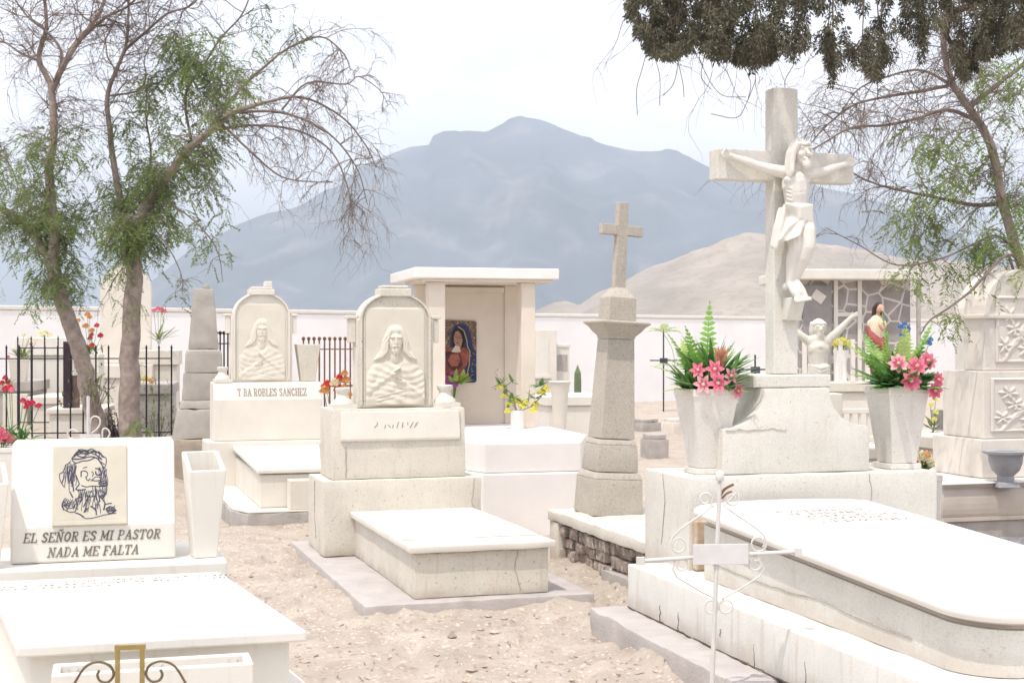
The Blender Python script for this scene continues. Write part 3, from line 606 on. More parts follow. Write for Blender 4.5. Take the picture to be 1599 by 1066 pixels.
def slantpot(label, loc, rz, w1, w0, h, drop):
    o = thing('planter', label, 'planter', loc, rz); a, b, c = w0/2, w1/2, w1/2-.022
    z = lambda y, k=b: h-drop*(.5-y/(2*k))
    rs = [[(-a, -a, 0), (a, -a, 0), (a, a, 0), (-a, a, 0)]]
    for q, dz in ((b*.985, -.03), (b, 0), (c, .001), (c*.8, -.20)): rs.append([(x, y, z(y, q)+dz if dz > -.1 else h-.24) for x, y in ((-q, -q), (q, -q), (q, q), (-q, q))])
    mb = MB(); mb.rings(rs); mb.build('pot_body', 'paint', o, .006)
    mb = MB(); mb.box(-c*.8, c*.8, -c*.8, c*.8, h-.239, h-.20); mb.build('soil', 'dirt', o)
slantpot('empty square white pot with a slanted mouth, right of the psalm headstone', XA @ Vector((.535, .02, .656)), 24, .19, .115, .53, .085)
slantpot('white slant-mouthed pot cut off by the left edge, left of the psalm headstone', XA @ Vector((-.50, -.07, .656)), 24, .19, .115, .50, .085)
# ------------------------------------------------------------------ tomb E (right, with crucifix)
E = thing('crucifix_monument', 'large grey tomb crowned by a tall cross bearing a white crucified figure', 'grave', (1.039, 8.36, 0), 17)
mb = MB(); mb.box(-.476, 2.2, -4.3, .41, -.15, .14); rough(mb.build('ledge', 'ledge', E, .018), .016, .010, .07, 6)
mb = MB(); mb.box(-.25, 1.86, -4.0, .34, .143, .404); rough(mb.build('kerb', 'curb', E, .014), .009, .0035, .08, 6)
crk = mat('dark_crack', (.13, .11, .09), .98, .3, 30, bump=0)
mb = MB(); P = Plane((-.25, .34, .143), (0, -1, 0), (0, 0, 1)); rr = random.Random(9)
def crack(u, v0, v1, w):
    pts = [(u+rr.uniform(-.012, .012), v0+(v1-v0)*i/5) for i in range(6)]
    mb = MB()
    for i, (a, b) in enumerate(zip(pts, pts[1:])): P.stroke(mb, [a, b], w*(1-i/6), .0008)
    mb.build('kerb_crack', crk, E)
crack(.50, 0, .10, .012); crack(.76, 0, .10, .012); crack(.765, .06, .11, .006); crack(1.68, 0, .12, .010); crack(2.2, 0, .14, .010); crack(1.3, .08, .12, .006)
mb = MB(); u = 0
while u < 2.6:
    l = rr.uniform(.04, .2); P.stroke(mb, [(u, .004), (u+l, .004+rr.uniform(-.002, .006))], rr.uniform(.004, .010), .0008); u += l
mb.build('open_joint', crk, E)
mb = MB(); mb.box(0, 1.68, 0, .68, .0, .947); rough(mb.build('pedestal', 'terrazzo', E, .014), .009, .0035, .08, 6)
pr = [(-.50, 0), (.50, 0), (.50, .27), (.455, .285)]+[(.22+.235*(1-math.sin(t)), .285+.23*(1-math.cos(t))) for t in [math.pi/2*i/8 for i in range(1, 9)]]
pr = [(-.50, 0), (.50, 0), (.50, .27)]+[(.47-.25*math.sin(math.pi/2*i/9), .515-.235*math.cos(math.pi/2*i/9)) for i in range(10)]
pr += [(-x, z) for x, z in pr[::-1][:-2]]
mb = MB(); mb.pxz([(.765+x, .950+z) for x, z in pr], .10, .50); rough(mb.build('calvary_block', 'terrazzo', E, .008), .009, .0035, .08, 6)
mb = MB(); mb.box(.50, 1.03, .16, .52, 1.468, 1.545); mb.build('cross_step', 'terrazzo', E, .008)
cr = MB(); cx = .765
cr.pxz([(cx-.083, 1.548), (cx+.083, 1.548), (cx+.083, 2.742), (cx+.475, 2.742), (cx+.475, 2.928), (cx+.083, 2.928), (cx+.083, 3.32), (cx-.083, 3.32), (cx-.083, 2.928), (cx-.465, 2.928), (cx-.465, 2.742), (cx-.083, 2.742)], .245, .365)
cross = cr.build('cross', 'terrazzo', E, .006)
mb = MB(); mb.frus(cx-.03, cx+.075, .19, .246, 1.88, cx-.025, cx+.07, .12, .246, 2.02); mb.build('foot_rest', 'terrazzo', cross, .006)
hairline(E, (0, 0, .41), (1, 0, 0), (0, 0, 1), [(1.2, .53), (1.22, .40), (1.19, .26)])
hairline(E, (0, .68, .41), (0, -1, 0), (0, 0, 1), [(.30, .53), (.33, .35), (.28, .1)])
hairline(E, (.265, .10, .95), (1, 0, 0), (0, 0, 1), [(.02, .265), (.30, .27), (.42, .262)])
hairline(E, (-.036, -.3, .41), (0, -1, 0), (0, 0, 1), [(.1, .10), (.7, .085), (1.3, .10), (2.1, .07)], .0026)
# crucified figure: pixel -> local
def q(px, py, y): return Vector((cx+(px-1231)/227.0-(.245-y)*.30, y, 1.75+(533-py)*.003964))
Y0 = .245
b = MB()
b.chain((q(1244, 345, Y0-.085), .078), (q(1243, 322, Y0-.080), .070), (q(1242, 303, Y0-.088), .078), (q(1241, 285, Y0-.085), .082))
b.ball(q(1241, 290, Y0-.09), (.097, .070, .075)); b.ball(q(1242, 325, Y0-.085), (.075, .062, .07))
b.ball(q(1232, 284, Y0-.125), (.050, .028, .028)); b.ball(q(1251, 285, Y0-.125), (.050, .028, .028))
b.chain((q(1225, 271, Y0-.075), .045), (q(1241, 270, Y0-.085), .05), (q(1258, 272, Y0-.075), .045))
b.chain((q(1241, 272, Y0-.085), .040), (q(1244, 256, Y0-.105), .036))
for sh, el, wr, ha, sg in (((1222, 271), (1180, 261), (1150, 250), (1139, 246), -1), ((1259, 273), (1291, 266), (1316, 256), (1327, 252), 1)):
    b.chain((q(*sh, Y0-.075), .040), (q((sh[0]*.5+el[0]*.5), (sh[1]+el[1])/2+1, Y0-.07), .036), (q(*el, Y0-.06), .028), (q(el[0]*.6+wr[0]*.4, el[1]*.6+wr[1]*.4, Y0-.055), .029), (q(*wr, Y0-.038), .019), (q(*ha, Y0-.032), .022))
    for k in range(4):
        dx = sg*(9+1.5*(k in (1, 2))); b.chain((q(ha[0], ha[1]+(k-1.5)*3.2, Y0-.034), .0085), (q(ha[0]+dx*.6, ha[1]-2+(k-1.5)*3.4, Y0-.050), .0075), (q(ha[0]+dx*.8, ha[1]+(k-1.5)*3.2+1, Y0-.066), .006))
    b.chain((q(ha[0]-sg*3, ha[1]-3, Y0-.045), .009), (q(ha[0]+sg*3, ha[1]-8, Y0-.058), .007))
hd = q(1247, 241, Y0-.125)
b.ball(hd, (.054, .063, .076)); b.ball(hd+Vector((.006, -.008, -.045)), (.040, .046, .046))
b.cap(hd+Vector((.010, -.060, .012)), .008, hd+Vector((.014, -.080, -.018)), .012, 8)
b.cap(hd+Vector((-.025, -.056, .026)), .008, hd+Vector((.045, -.052, .024)), .008, 8)
b.ball(hd+Vector((.016, -.048, -.078)), (.032, .030, .036)); b.cap(hd+Vector((-.008, -.062, -.046)), .007, hd+Vector((.036, -.058, -.047)), .007, 8)
b.ball(hd+Vector((-.024, -.045, -.018)), (.018, .016, .016)); b.ball(hd+Vector((.044, -.040, -.018)), (.016, .016, .016))
for hip, kn, an, toe, r in (((1237, 345), (1240, 388), (1232, 443), (1243, 468), 1), ((1252, 345), (1256, 386), (1240, 438), (1254, 466), 1.06)):
    yk = Y0-.165 if r > 1 else Y0-.13
    b.chain((q(*hip, Y0-.085), .068*r), (q((hip[0]+kn[0])/2, (hip[1]+kn[1])/2, (Y0-.085+yk)/2-.01), .062*r), (q(*kn, yk), .046*r), (q(kn[0]*.66+an[0]*.34, kn[1]*.68+an[1]*.32, yk+.025), .045*r), (q(*an, Y0-.085), .024*r))
    b.chain((q(*an, Y0-.085), .026), (q(an[0]+(toe[0]-an[0])*.6, an[1]+(toe[1]-an[1])*.6, Y0-.13), .026), (q(*toe, Y0-.145), .018))
    b.ball(q(an[0]-4, an[1]+5, Y0-.055), .026)
    for k in range(5): b.cap(q(toe[0]+(k-2)*3.0, toe[1], Y0-.150), .010, q(toe[0]+(k-2)*3.2+1, toe[1]+4-abs(k-1)*.7, Y0-.158), .0085, 6)
for k in range(4):
    for sg in (-1, 1): b.chain((q(1242+sg*3, 296+k*5, Y0-.146+.003*k), .007), (q(1242+sg*10, 298+k*6, Y0-.138+.003*k), .007), (q(1242+sg*16, 295+k*6, Y0-.112), .006))
for sg in (-1, 1): b.chain((q(1242+sg*4, 270, Y0-.125), .012), (q(1242+sg*15, 268, Y0-.105), .012))
link('crucified_body', remeshed(b, .0052, 3), M['statue'], cross)
b = MB(); b.ball(hd+Vector((-.004, .014, .018)), (.062, .066, .074))
for a0 in range(7):
    t = a0/6; b.chain((hd+Vector((-.045+.01*t, -.040+.07*t, .045)), .02), (hd+Vector((-.066, -.030+.055*t, -.01)), .021), (hd+Vector((-.072-.006*t, -.025+.045*t, -.07)), .02), (hd+Vector((-.076-.012*t, -.035+.04*t, -.125-.01*(a0 % 3))), .014))
    b.chain((hd+Vector((.04, -.02+.05*t, .05)), .018), (hd+Vector((.062, -.010+.04*t, -.01)), .018), (hd+Vector((.058, -.005+.03*t, -.075)), .013))
for k in range(14):
    a = 2*math.pi*k/14; a2 = 2*math.pi*(k+1.6)/14
    b.cap(hd+Vector((.064*math.cos(a), .068*math.sin(a)+.006, .040+.008*(k % 2))), .009, hd+Vector((.064*math.cos(a2), .068*math.sin(a2)+.006, .040+.008*((k+1) % 2))), .009, 6)
link('hair', remeshed(b, .006, 1), M['statue'], cross)
b = MB(); rg = []
for i in range(11):
    t = i/10; ring = []
    for k in range(40):
        a = 2*math.pi*k/40; py = 320+t*(46-20*math.cos(a-.15)); c = q(1243-4*t-2*t*t, py, Y0-.085-.035*t)
        fold = 1+.06*math.sin(5*a+4*t)+.05*math.sin(9*a-2)*t
        sl = math.cos(a) < 0; rx = ((.080+.036*t) if sl else (.078-.008*t))*fold; ry = (.074+.010*t)*fold
        ring.append(c+Vector((rx*math.cos(a), ry*math.sin(a), -.012*math.sin(a*3)*t)))
    rg.append(ring)
b.rings(rg)
for k in range(6):
    b.chain((q(1224+2*k, 323+k*2.0, Y0-.160+.004*k), .015), (q(1243, 328+k*3.0, Y0-.178), .015), (q(1262, 324+k*5, Y0-.155), .014))
    b.chain((q(1262-k, 324+k*2, Y0-.150), .011), (q(1247-k*4, 342+k*3, Y0-.172), .010), (q(1228-k*3, 368+k*2, Y0-.160), .009))
for k in range(5): b.chain((q(1222-k, 330, Y0-.13+.012*k), .018), (q(1215-k*1.2, 360, Y0-.13+.01*k), .017), (q(1209-k, 389-k, Y0-.125+.012*k), .014))
link('loincloth', remeshed(b, .0065, 2), M['statue'], cross)
# slab with bullnose edge
def plan(o, n=10):
    x0, x1, yb, yf = -.07-o, 1.02+o, -.30, -2.86-o; cxm = (x0+x1)/2; pts = []
    for i in range(n*2+1):
        t = math.pi*i/(2*n); pts.append((cxm+(x1-x0)/2*math.cos(t), yb+(.17+o)*math.sin(t)))
    r = .22
    for a0, ccx in ((math.pi, x0+r), (1.5*math.pi, x1-r)):
        for i in range(n+1):
            t = a0+math.pi/2*i/n; pts.append((ccx+r*math.cos(t), yf+r+r*math.sin(t)-.05*(1-((ccx+r*math.cos(t)-cxm)/(x1-x0)*2)**2)))
    return pts
def bull(prof):
    rs = []
    for o, z in prof: rs.append([(x, y, z+(.045*(y+2.23) if z > .5 else 0)) for x, y in plan(o)])
    mb = MB(); mb.rings(rs); return mb
bull([(-.035, .406), (-.035, .622), (-.035, .624)]).build('slab_base', 'terrazzo', E, .006)
bull([(-.050, .626), (-.055, .640), (-.040, .645), (-.035, .660)]).build('slab_moulding', 'tan', E, smooth=40)
bull([(-.03, .661)]+[(.042*math.cos(t)-.012, .694+.033*math.sin(t)) for t in [math.pi*(-.5+i/10) for i in range(11)]]+[(-.06, .728), (-.068, .728), (-.078, .714), (-.090, .728), (-.10, .729)]).build('slab', 'marble', E, smooth=35)
zt = lambda y: .7295+.045*(y+2.23)
P = Plane((0.2, -1.02, zt(-1.02)), (1, 0, 0), (0, 1, .045)); mb = MB()
for k, (a, bb) in enumerate(((.02, .62), (.10, .60), (.16, .70), (.12, .56), (.16, .66))): P.worn(mb, a, .42-k*.085, bb, .05, random.Random(40+k))
mb.build('slab_engraving', 'worn', E)
mb = MB(); mb.box(.02, .13, -.06, .0-.002, .41, .70); mb.build('stained_buttress', mat('rust_stained_plaster', (.46, .34, .23), .95, .2, 9, bump=.4, stain=((.62, .55, .46), 8, .5, .8)), E, .01)
def elocal(x, y, z): return Vector((1.039+.956*x-.292*y, 8.36+.292*x+.956*y, z))
sqpot('planter', 'speckled stone pot of pink lilies on the left shoulder of the crucifix tomb', 'planter', elocal(.235, .27, .949), 17, .30, .165, .515, M['potstone'], .03)
sqpot('planter', 'speckled stone pot of pink flowers on the right shoulder of the crucifix tomb', 'planter', elocal(1.545, .24, .949), 17, .29, .175, .515, M['potstone'], .03)

# ------------------------------------------------------------------ flowers
def frame(d, up=(0, 0, 1)):
    d = Vector(d).normalized(); u = d.cross(Vector(up)); u = u.normalized() if u.length > .05 else d.orthogonal().normalized(); return d, u, u.cross(d).normalized()
def frond(mb, base, d, L, wid, rnd, bend=.35, n=16):
    d, u, w = frame(d); pts = []; p = Vector(base)
    for i in range(n+1):
        t = i/n; pts.append(p.copy()); dd = (d+Vector((0, 0, -1))*bend*t*t).normalized(); p = p+dd*L/n
    mb.tube(pts, [L*.012*(1-.8*i/n)+.0008 for i in range(n+1)], 4)
    for i in range(2, n+1):
        t = i/n; l = wid*math.sin(math.pi*min(1, (.10+.90*t)**.8))*rnd.uniform(.85, 1.1)+.006
        ax = (pts[min(i+1, n)]-pts[i-1]).normalized()
        for s in (-1, 1):
            e = (u*s+ax*.35+w*rnd.uniform(-.12, .12)).normalized(); c = pts[i]; tw = ax*(L/n*.40)
            mb.add([c-tw*.8, c+e*l*.5-tw, c+e*l+Vector((0, 0, -.12*l)), c+e*l*.5+tw, c+tw*.8], [(0, 1, 2, 3, 4)])
def blade(mb, base, d, L, w, bend=.3):
    d, u, n = frame(d); p = Vector(base); prev = None; k = 5; vs = []
    for i in range(k+1):
        t = i/k; ww = w*math.sin(math.pi*(.12+.86*t)); vs += [p-u*ww, p+n*ww*.3, p+u*ww]; p = p+(d+Vector((0, 0, -1))*bend*t).normalized()*L/k
    mb.add(vs, [f for i in range(k) for f in ((3*i, 3*i+1, 3*i+4, 3*i+3), (3*i+1, 3*i+2, 3*i+5, 3*i+4))])
def lily(parent, name, c, d, r, m, petals=6, cm='paleyel', wid=.34, cup=.35):
    d, u, w = frame(d); mb = MB(); c = Vector(c)
    for k in range(petals):
        a = 2*math.pi*k/petals+random.uniform(-.1, .1); e = u*math.cos(a)+w*math.sin(a); f = d.cross(e); vs = []
        for i in range(6):
            t = i/5; ww = r*wid*math.sin(math.pi*(.10+.84*t))*1.0; h = cup*r*(t*1.6-t*t*1.1)+.002*(k % 2); cc = c+e*r*t+d*h
            vs += [cc-f*ww, cc+d*(-.10*r*math.sin(math.pi*t)), cc+f*ww]
        mb.add(vs, [g for i in range(5) for g in ((3*i, 3*i+1, 3*i+4, 3*i+3), (3*i+1, 3*i+2, 3*i+5, 3*i+4))])
    o = mb.build(name, m, parent, raw=True, smooth=60)
    if cm == 'paleyel':
        ib = MB()
        for k in range(petals):
            a = 2*math.pi*k/petals+.2; e = u*math.cos(a)+w*math.sin(a); f = d.cross(e); L = r*.62
            ib.add([c+d*r*.06, c+e*L*.5-f*L*.16+d*r*.20, c+e*L+d*r*.24, c+e*L*.5+f*L*.16+d*r*.20], [(0, 1, 2, 3)])
        ib.build('inner_petals', 'pinkdeep' if m != 'pinkdeep' else 'pinkpale', o, raw=True)
    if cm:
        mb = MB(); mb.ball(c+d*r*.12, r*.17, 8)
        for k in range(5):
            a = k*1.256; e = u*math.cos(a)+w*math.sin(a); mb.tube([c+d*r*.1, c+d*r*.42+e*r*.16], r*.025, 4)
        mb.build('flower_centre', cm, o)
    return o
def puff(mb, c, r, rnd, n=11):   # ruffled bloom made of curled petals
    for k in range(n):
        z = 1-1.5*k/n; a = k*2.4; e = Vector((math.cos(a)*math.sqrt(max(0, 1-z*z)), math.sin(a)*math.sqrt(max(0, 1-z*z)), z)); d, u, w = frame(e)
        p = Vector(c)+e*r*.45; L = r*rnd.uniform(.55, .8)
        mb.add([p-u*L*.5, p+e*L*.25-u*L*.55+w*L*.3, p+e*L*.5+w*L*.75, p+e*L*.25+u*L*.55+w*L*.3, p+u*L*.5], [(0, 1, 2, 3, 4)])
def bouquet(label, loc, flowers, fronds, blades, cols, rnd, rz=0, cat='flowers', group=None):
    o = thing('flower_bouquet', label, cat, loc, rz, group)
    for (x, y, z, r, d) in flowers: lily(o, 'flower', (x, y, z), d, r*rnd.uniform(.9, 1.1), rnd.choice((cols[0], 'pinkpale', cols[0].name and 'pink')), cols[1], cols[2], cols[3], cols[4])
    fronds = list(fronds)+[((rnd.uniform(-.07, .07), rnd.uniform(-.04, .06), .03), (rnd.uniform(-1, .9), rnd.uniform(-.25, .4), rnd.uniform(.35, 1)), rnd.uniform(.26, .42), rnd.uniform(.08, .12), rnd.choice((M['fern'], M['fern'], M['fernpale']))) for _ in range(13)]
    for (bx, d, L, wd, mm_) in fronds:
        mb = MB(); frond(mb, bx, d, L, wd, rnd); mb.build('fern_frond', mm_, o, raw=True)
    mb = MB()
    for (bx, d, L, wd) in blades: blade(mb, bx, d, L, wd)
    if blades: mb.build('foliage', 'green', o, raw=True)
    return o
rr = random.Random(21)
# left pot bouquet: scale 1 px ~ .0039 m ; rim centre px 1101 at z 1.463
S = .0039
def fl(px, py, y, r, d): return ((px-1101)*S, y, (607-py)*S, r*1.22, d)
fls = [fl(1083, 574, -.16, .047, (-.2, -1, .3)), fl(1108, 573, -.17, .052, (.1, -1, .35)), fl(1090, 596, -.19, .050, (-.1, -1, .15)), fl(1112, 594, -.20, .052, (.1, -1, .2)), fl(1134, 583, -.14, .046, (.4, -1, .2)), fl(1145, 606, -.12, .040, (.7, -.8, -.1))]
frs = [((0, .02, 0), (.05, .05, 1), .54, .085, M['fern']), ((-.02, .0, 0), (-.55, -.1, 1), .42, .08, M['fern']), ((0, 0, .02), (-1, -.2, .5), .38, .085, M['fernpale']), ((-.02, -.06, 0), (-1, -.5, .12), .30, .05, M['fernpale']), ((.03, 0, 0), (.9, -.2, .5), .32, .07, M['fern']), ((0, .03, 0), (-.3, -.2, 1), .42, .085, M['fern']), ((.02, -.05, 0), (1, -.5, .1), .26, .045, M['fern'])]
bl = [((.05+rr.uniform(-.03, .03), -.03, .05), (rr.uniform(-.5, 1.2), rr.uniform(-.5, .3), rr.uniform(.4, 1.2)), rr.uniform(.22, .34), .016) for _ in range(34)]+[((rr.uniform(-.12, .12), rr.uniform(-.12, .1), .0), (rr.uniform(-1, 1), rr.uniform(-1, .6), rr.uniform(.2, .9)), rr.uniform(.14, .27), .030) for _ in range(80)]
bq = bouquet('pink lilies with tall ferns filling the left speckled pot of the crucifix tomb', elocal(.235, .27, 1.45), fls, frs, bl, (M['pink'], 6, 'paleyel', .26, .3), rr)
mb = MB()
for k in range(5): blade(mb, (.07, -.12, .12), (-.25+.12*k, -.4, 1), .17, .016)
mb.build('striped_leaf', mat('salmon_leaf', (.62, .30, .20), .5, .3, 20, bump=0, trans=.2), bq, raw=True)
def fl(px, py, y, r, d): return ((px-1402)*.00405, y, (607-py)*.00405, r*1.2, d)
fls = [fl(1394, 567, -.15, .050, (-.1, -1, .35)), fl(1422, 571, -.16, .060, (.05, -1, .4)), fl(1443, 563, -.10, .052, (.3, -1, .4)), fl(1411, 594, -.19, .058, (0, -1, .25)), fl(1459, 592, -.10, .044, (.6, -1, .1)), fl(1451, 608, -.14, .048, (.4, -1, -.2))]
frs = [((-.02, 0, 0), (-.12, .05, 1), .50, .13, M['fern']), ((.02, 0, 0), (.12, .1, 1), .40, .12, M['fernpale']), ((-.03, 0, 0), (-.6, -.1, .8), .38, .10, M['fern']), ((.05, .03, 0), (.42, .1, 1), .48, .08, M['fern']), ((-.03, -.03, 0), (-1, -.3, .45), .32, .09, M['fern']), ((-.03, -.05, 0), (-.8, -.6, .1), .24, .05, M['fernpale']), ((0, 0, 0), (-.3, -.2, .9), .32, .07, M['fernpale'])]
bl = [((rr.uniform(-.10, .12), rr.uniform(-.12, .1), .0), (rr.uniform(-.9, 1.3), rr.uniform(-1, .6), rr.uniform(.1, .8)), rr.uniform(.15, .28), .034) for _ in range(100)]
bouquet('pink daisy-like flowers with broad ferns filling the right speckled pot of the crucifix tomb', elocal(1.545, .24, 1.45), fls, frs, bl, (M['pink'], 8, 'paleyel', .30, .2), rr)
def posy(label, loc, pts, r, m, rnd, leaves=14, spread=.12, leafm='green', stem=.25, group=None, centre=None):
    """small bunch seen from afar: blooms, stems and leaves"""
    o = thing('flower_bouquet', label, 'flowers', loc, 0, group); st = MB(); lf = MB()
    for (x, y, z) in pts:
        fm = MB(); puff(fm, (x, y, z), r*rnd.uniform(.85, 1.15), rnd); fm.build('bloom', m if not isinstance(m, (list, tuple)) else rnd.choice(m), o, raw=True)
        st.tube([(x*.2, y*.2, -.02), (x*.7, y*.7, z*.5), (x, y, z-r*.2)], .004, 4)
    st.build('stem', 'green', o)
    for _ in range(leaves): blade(lf, (rnd.uniform(-.5, .5)*spread, rnd.uniform(-.5, .5)*spread, rnd.uniform(0, .08)), (rnd.uniform(-1, 1), rnd.uniform(-1, 1), rnd.uniform(.1, 1)), rnd.uniform(.6, 1)*stem, .022)
    lf.build('foliage', leafm, o, raw=True); return o

# ------------------------------------------------------------------ obelisk D with small cross
D = thing('obelisk', 'tan speckled stone obelisk with moulded capital and a small stone cross on top', 'monument', (.623, 10.98, .404), 18)
D.rotation_euler = (0, R(3.0), R(18))   # the obelisk leans to the right
c = .205
mb = MB(); mb.tap(c, c, 0, .42, .285, .405); mb.tap(c, c, .285, .405, .335, .36); rough(mb.build('base_block', 'granite', D, .008), .009, .0035, .08, 6)
mb = MB(); mb.tap(c, c, .338, .345, .55, .325); mb.tap(c, c, .55, .325, .59, .29); rough(mb.build('lower_die', 'granite', D, .006), .009, .0035, .08, 6)
mb = MB(); mb.tap(c, c, .596, .285, 1.375, .225); mb.build('shaft', 'granite', D, .005)
mb = MB(); prof = [(.113, 1.377), (.118, 1.40), (.135, 1.42), (.150, 1.435), (.178, 1.475), (.200, 1.492), (.207, 1.497), (.207, 1.512), (.195, 1.52)]
mb.rings([[(c-r, c-r, z), (c+r, c-r, z), (c+r, c+r, z), (c-r, c+r, z)] for r, z in prof]); mb.build('capital', 'granite', D, .004)
mb = MB(); mb.tap(c, c, 1.522, .235, 1.70, .225); mb.tap(c, c, 1.70, .225, 1.785, .085); mb.build('cap_block', 'granite', D, .005)
mb = MB(); mb.pxz([(c+x, z) for x, z in [(-.048, 1.78), (.048, 1.78), (.043, 2.20), (.175, 2.195), (.175, 2.275), (.043, 2.28), (.040, 2.46), (-.040, 2.46), (-.043, 2.28), (-.175, 2.28), (-.175, 2.20), (-.043, 2.20)]], c-.038, c+.038); mb.build('stone_cross', 'granite', D, .005)
PLN = thing('grave_plinth', 'broken brick plinth with a thin concrete top under the tan obelisk', 'grave', (.623, 10.98, 0), 18)
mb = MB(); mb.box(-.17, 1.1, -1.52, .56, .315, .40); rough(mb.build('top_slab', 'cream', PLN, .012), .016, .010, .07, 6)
mb = MB(); rr = random.Random(4)
for row in range(4):
    y = -1.42
    while y < .40:
        l = rr.uniform(.10, .24); mb.box(-.12+rr.uniform(-.03, .03), .9, y, y+l-.012, -.05+row*.085+rr.uniform(-.004, .004), .03+row*.088+rr.uniform(-.006, .002)); y += l
rough(mb.build('rubble_core', 'brickcore', PLN, .012), .016, .010, .07, 6)
mb = MB(); mb.box(-.155, .3, .36, .565, -.1, .312); rough(mb.build('plaster_pier', 'cream', PLN, .014), .009, .0035, .08, 6)
mb = MB(); mb.box(-.18, .2, -1.46, -.62, -.1, .10); rough(mb.build('footing', 'concrete', PLN, .02), .016, .010, .07, 6)

# ------------------------------------------------------------------ shrine
S_ = thing('shrine', 'beige open shrine with a flat white roof on a two-step white platform', 'shrine', (-.975, 14.93, 0), 14)
PF = [(-.10, -1.09), (.24, -2.04), (1.16, -2.04), (1.50, -1.09), (1.50, 1.2), (-.10, 1.2)]
mb = MB(); mb.pxy(PF, .545, .82); mb.build('platform', 'shrinewhite', S_, .014)
mb = MB(); mb.pxy([(.7+(x-.7)*1.06, y-.03) for x, y in PF], -.1, .542); mb.build('lower_step', 'shrinewhite', S_, .014)
mb = MB(); mb.box(-.05, 1.53, 0, 1.6, 2.415, 2.53); mb.build('roof', 'shrinewhite', S_, .012)
mb = MB(); mb.box(.04, 1.47, .04, 1.1, 2.385, 2.413); mb.build('ceiling', 'shrine', S_)
for x0, x1, y0, y1 in ((.12, .30, .10, .28), (1.137, 1.29, .10, .34), (.12, .26, .93, 1.06), (1.15, 1.29, .93, 1.06)):
    mb = MB(); mb.box(x0, x1, y0, y1, .822, 2.384); mb.build('pillar', 'shrine', S_, .008)
mb = MB(); mb.box(.262, 1.148, .95, 1.04, .822, 2.384); mb.build('back_wall', 'shrine', S_)
mb = MB(); mb.box(.15, .24, .45, .929, .822, 1.95); mb.build('side_wall', 'shrine', S_)
mb = MB(); mb.box(.34, 1.14, .90, .948, 2.30, 2.36); mb.build('back_moulding', 'shrine', S_, .006);
# picture of a veiled woman (generic) on the back wall
pw, ph_ = .40, .70
bx0, bz0 = .43, 1.285
PIC = thing('framed_picture', 'dark rounded picture of a veiled woman in blue and red hung inside the beige shrine', 'picture', (-.975-.242*.945+.97*bx0, 14.93+.97*.945+.242*bx0, bz0), 14)
def flat(name, pts, m, y): mb = MB(); mb.pxz([(x*pw, z*ph_) for x, z in pts], -y, 0 if y < .013 else -y+.0015); return mb.build(name, m, PIC)
def col(n, c, v=.25, vs=30): return mat(n, c, .5, v, vs, bump=0)
rc = []
for cx_, cz_, a0 in ((.92, .955, 0), (.06, .97, 90), (.06, .03, 180), (.92, .045, 270)):
    for i in range(5): t = R(a0+i*22.5); rc.append((cx_+.07*math.cos(t), cz_+.04*math.sin(t)))
flat('picture_board', rc, mat('picture_ground', (.20, .14, .09), .5, .5, 14, bump=0, speck=[((.06, .035, .06), 60, .55, .8), ((.40, .32, .18), 45, .86, .7)]), .012)
flat('veil', [(.28, .22), (.22, .62), (.26, .82), (.36, .92), (.55, .96), (.74, .90), (.84, .74), (.88, .58), (.97, .50), (.97, .02), (.62, .01), (.55, .30)], col('veil_blue', (.022, .035, .10), .4), .0140)
flat('hair', [(.30, .58), (.28, .78), (.36, .88), (.50, .90), (.62, .82), (.66, .66), (.60, .56), (.40, .50)], col('dark_hair', (.022, .012, .015)), .0156)
flat('face', [(.34, .66), (.335, .74), (.38, .82), (.46, .835), (.54, .78), (.585, .68), (.55, .60), (.52, .545), (.44, .575), (.37, .61)], col('painted_skin', (.36, .20, .135), .15), .0172)
flat('robe', [(.02, .56), (.30, .57), (.44, .53), (.62, .57), (.76, .52), (.78, .36), (.64, .22), (.74, .02), (.10, .02), (.12, .30), (.02, .46)], col('robe_red', (.28, .075, .055), .45, 18), .0172)
flat('robe_shadow', [(.04, .50), (.30, .51), (.52, .45), (.60, .30), (.50, .22), (.30, .20), (.16, .28), (.10, .42)], col('robe_dark', (.085, .03, .035), .5, 22), .0188)
flat('sleeve', [(.16, .36), (.26, .46), (.46, .46), (.52, .38), (.44, .27), (.26, .26)], col('sleeve_red', (.40, .13, .09), .35, 18), .0204)
flat('collar', [(.26, .50), (.38, .60), (.48, .585), (.54, .50), (.40, .485)], col('collar_white', (.62, .56, .48), .15), .0204)
mb = MB(); pv = Plane((0, -.0157, 0), (1, 0, 0), (0, 0, 1))
pv.stroke(mb, [(x*pw, z*ph_) for x, z in ((.46, .90), (.62, .84), (.70, .70), (.73, .58), (.80, .50), (.78, .30), (.70, .10))], .010, .0012)
rr = random.Random(2)
for _ in range(16): x, z = rr.uniform(.78, .94), rr.uniform(.06, .48); pv.stroke(mb, [(x*pw-.004, z*ph_), (x*pw+.004, z*ph_)], .006, .0012)
mb.build('gold_trim', col('gold_trim', (.42, .33, .17), .2), PIC)
pv = Plane((0, -.0190, 0), (1, 0, 0), (0, 0, 1)); mb = MB()
for pts, wd in ((((.375, .735), (.43, .728)), .008), (((.47, .725), (.53, .71)), .008), (((.37, .762), (.43, .768)), .005), (((.47, .764), (.54, .745)), .005), (((.435, .75), (.425, .69), (.445, .682)), .004), (((.41, .64), (.47, .637)), .008)):
    pv.stroke(mb, [(x*pw, z*ph_) for x, z in pts], wd, .0012)
mb.build('face_features', col('feature_brown', (.12, .05, .045)), PIC)
rr = random.Random(8)
def sloc(x, y, z): return (-.975+.97*x-.242*y, 14.93+.242*x+.97*y, z)
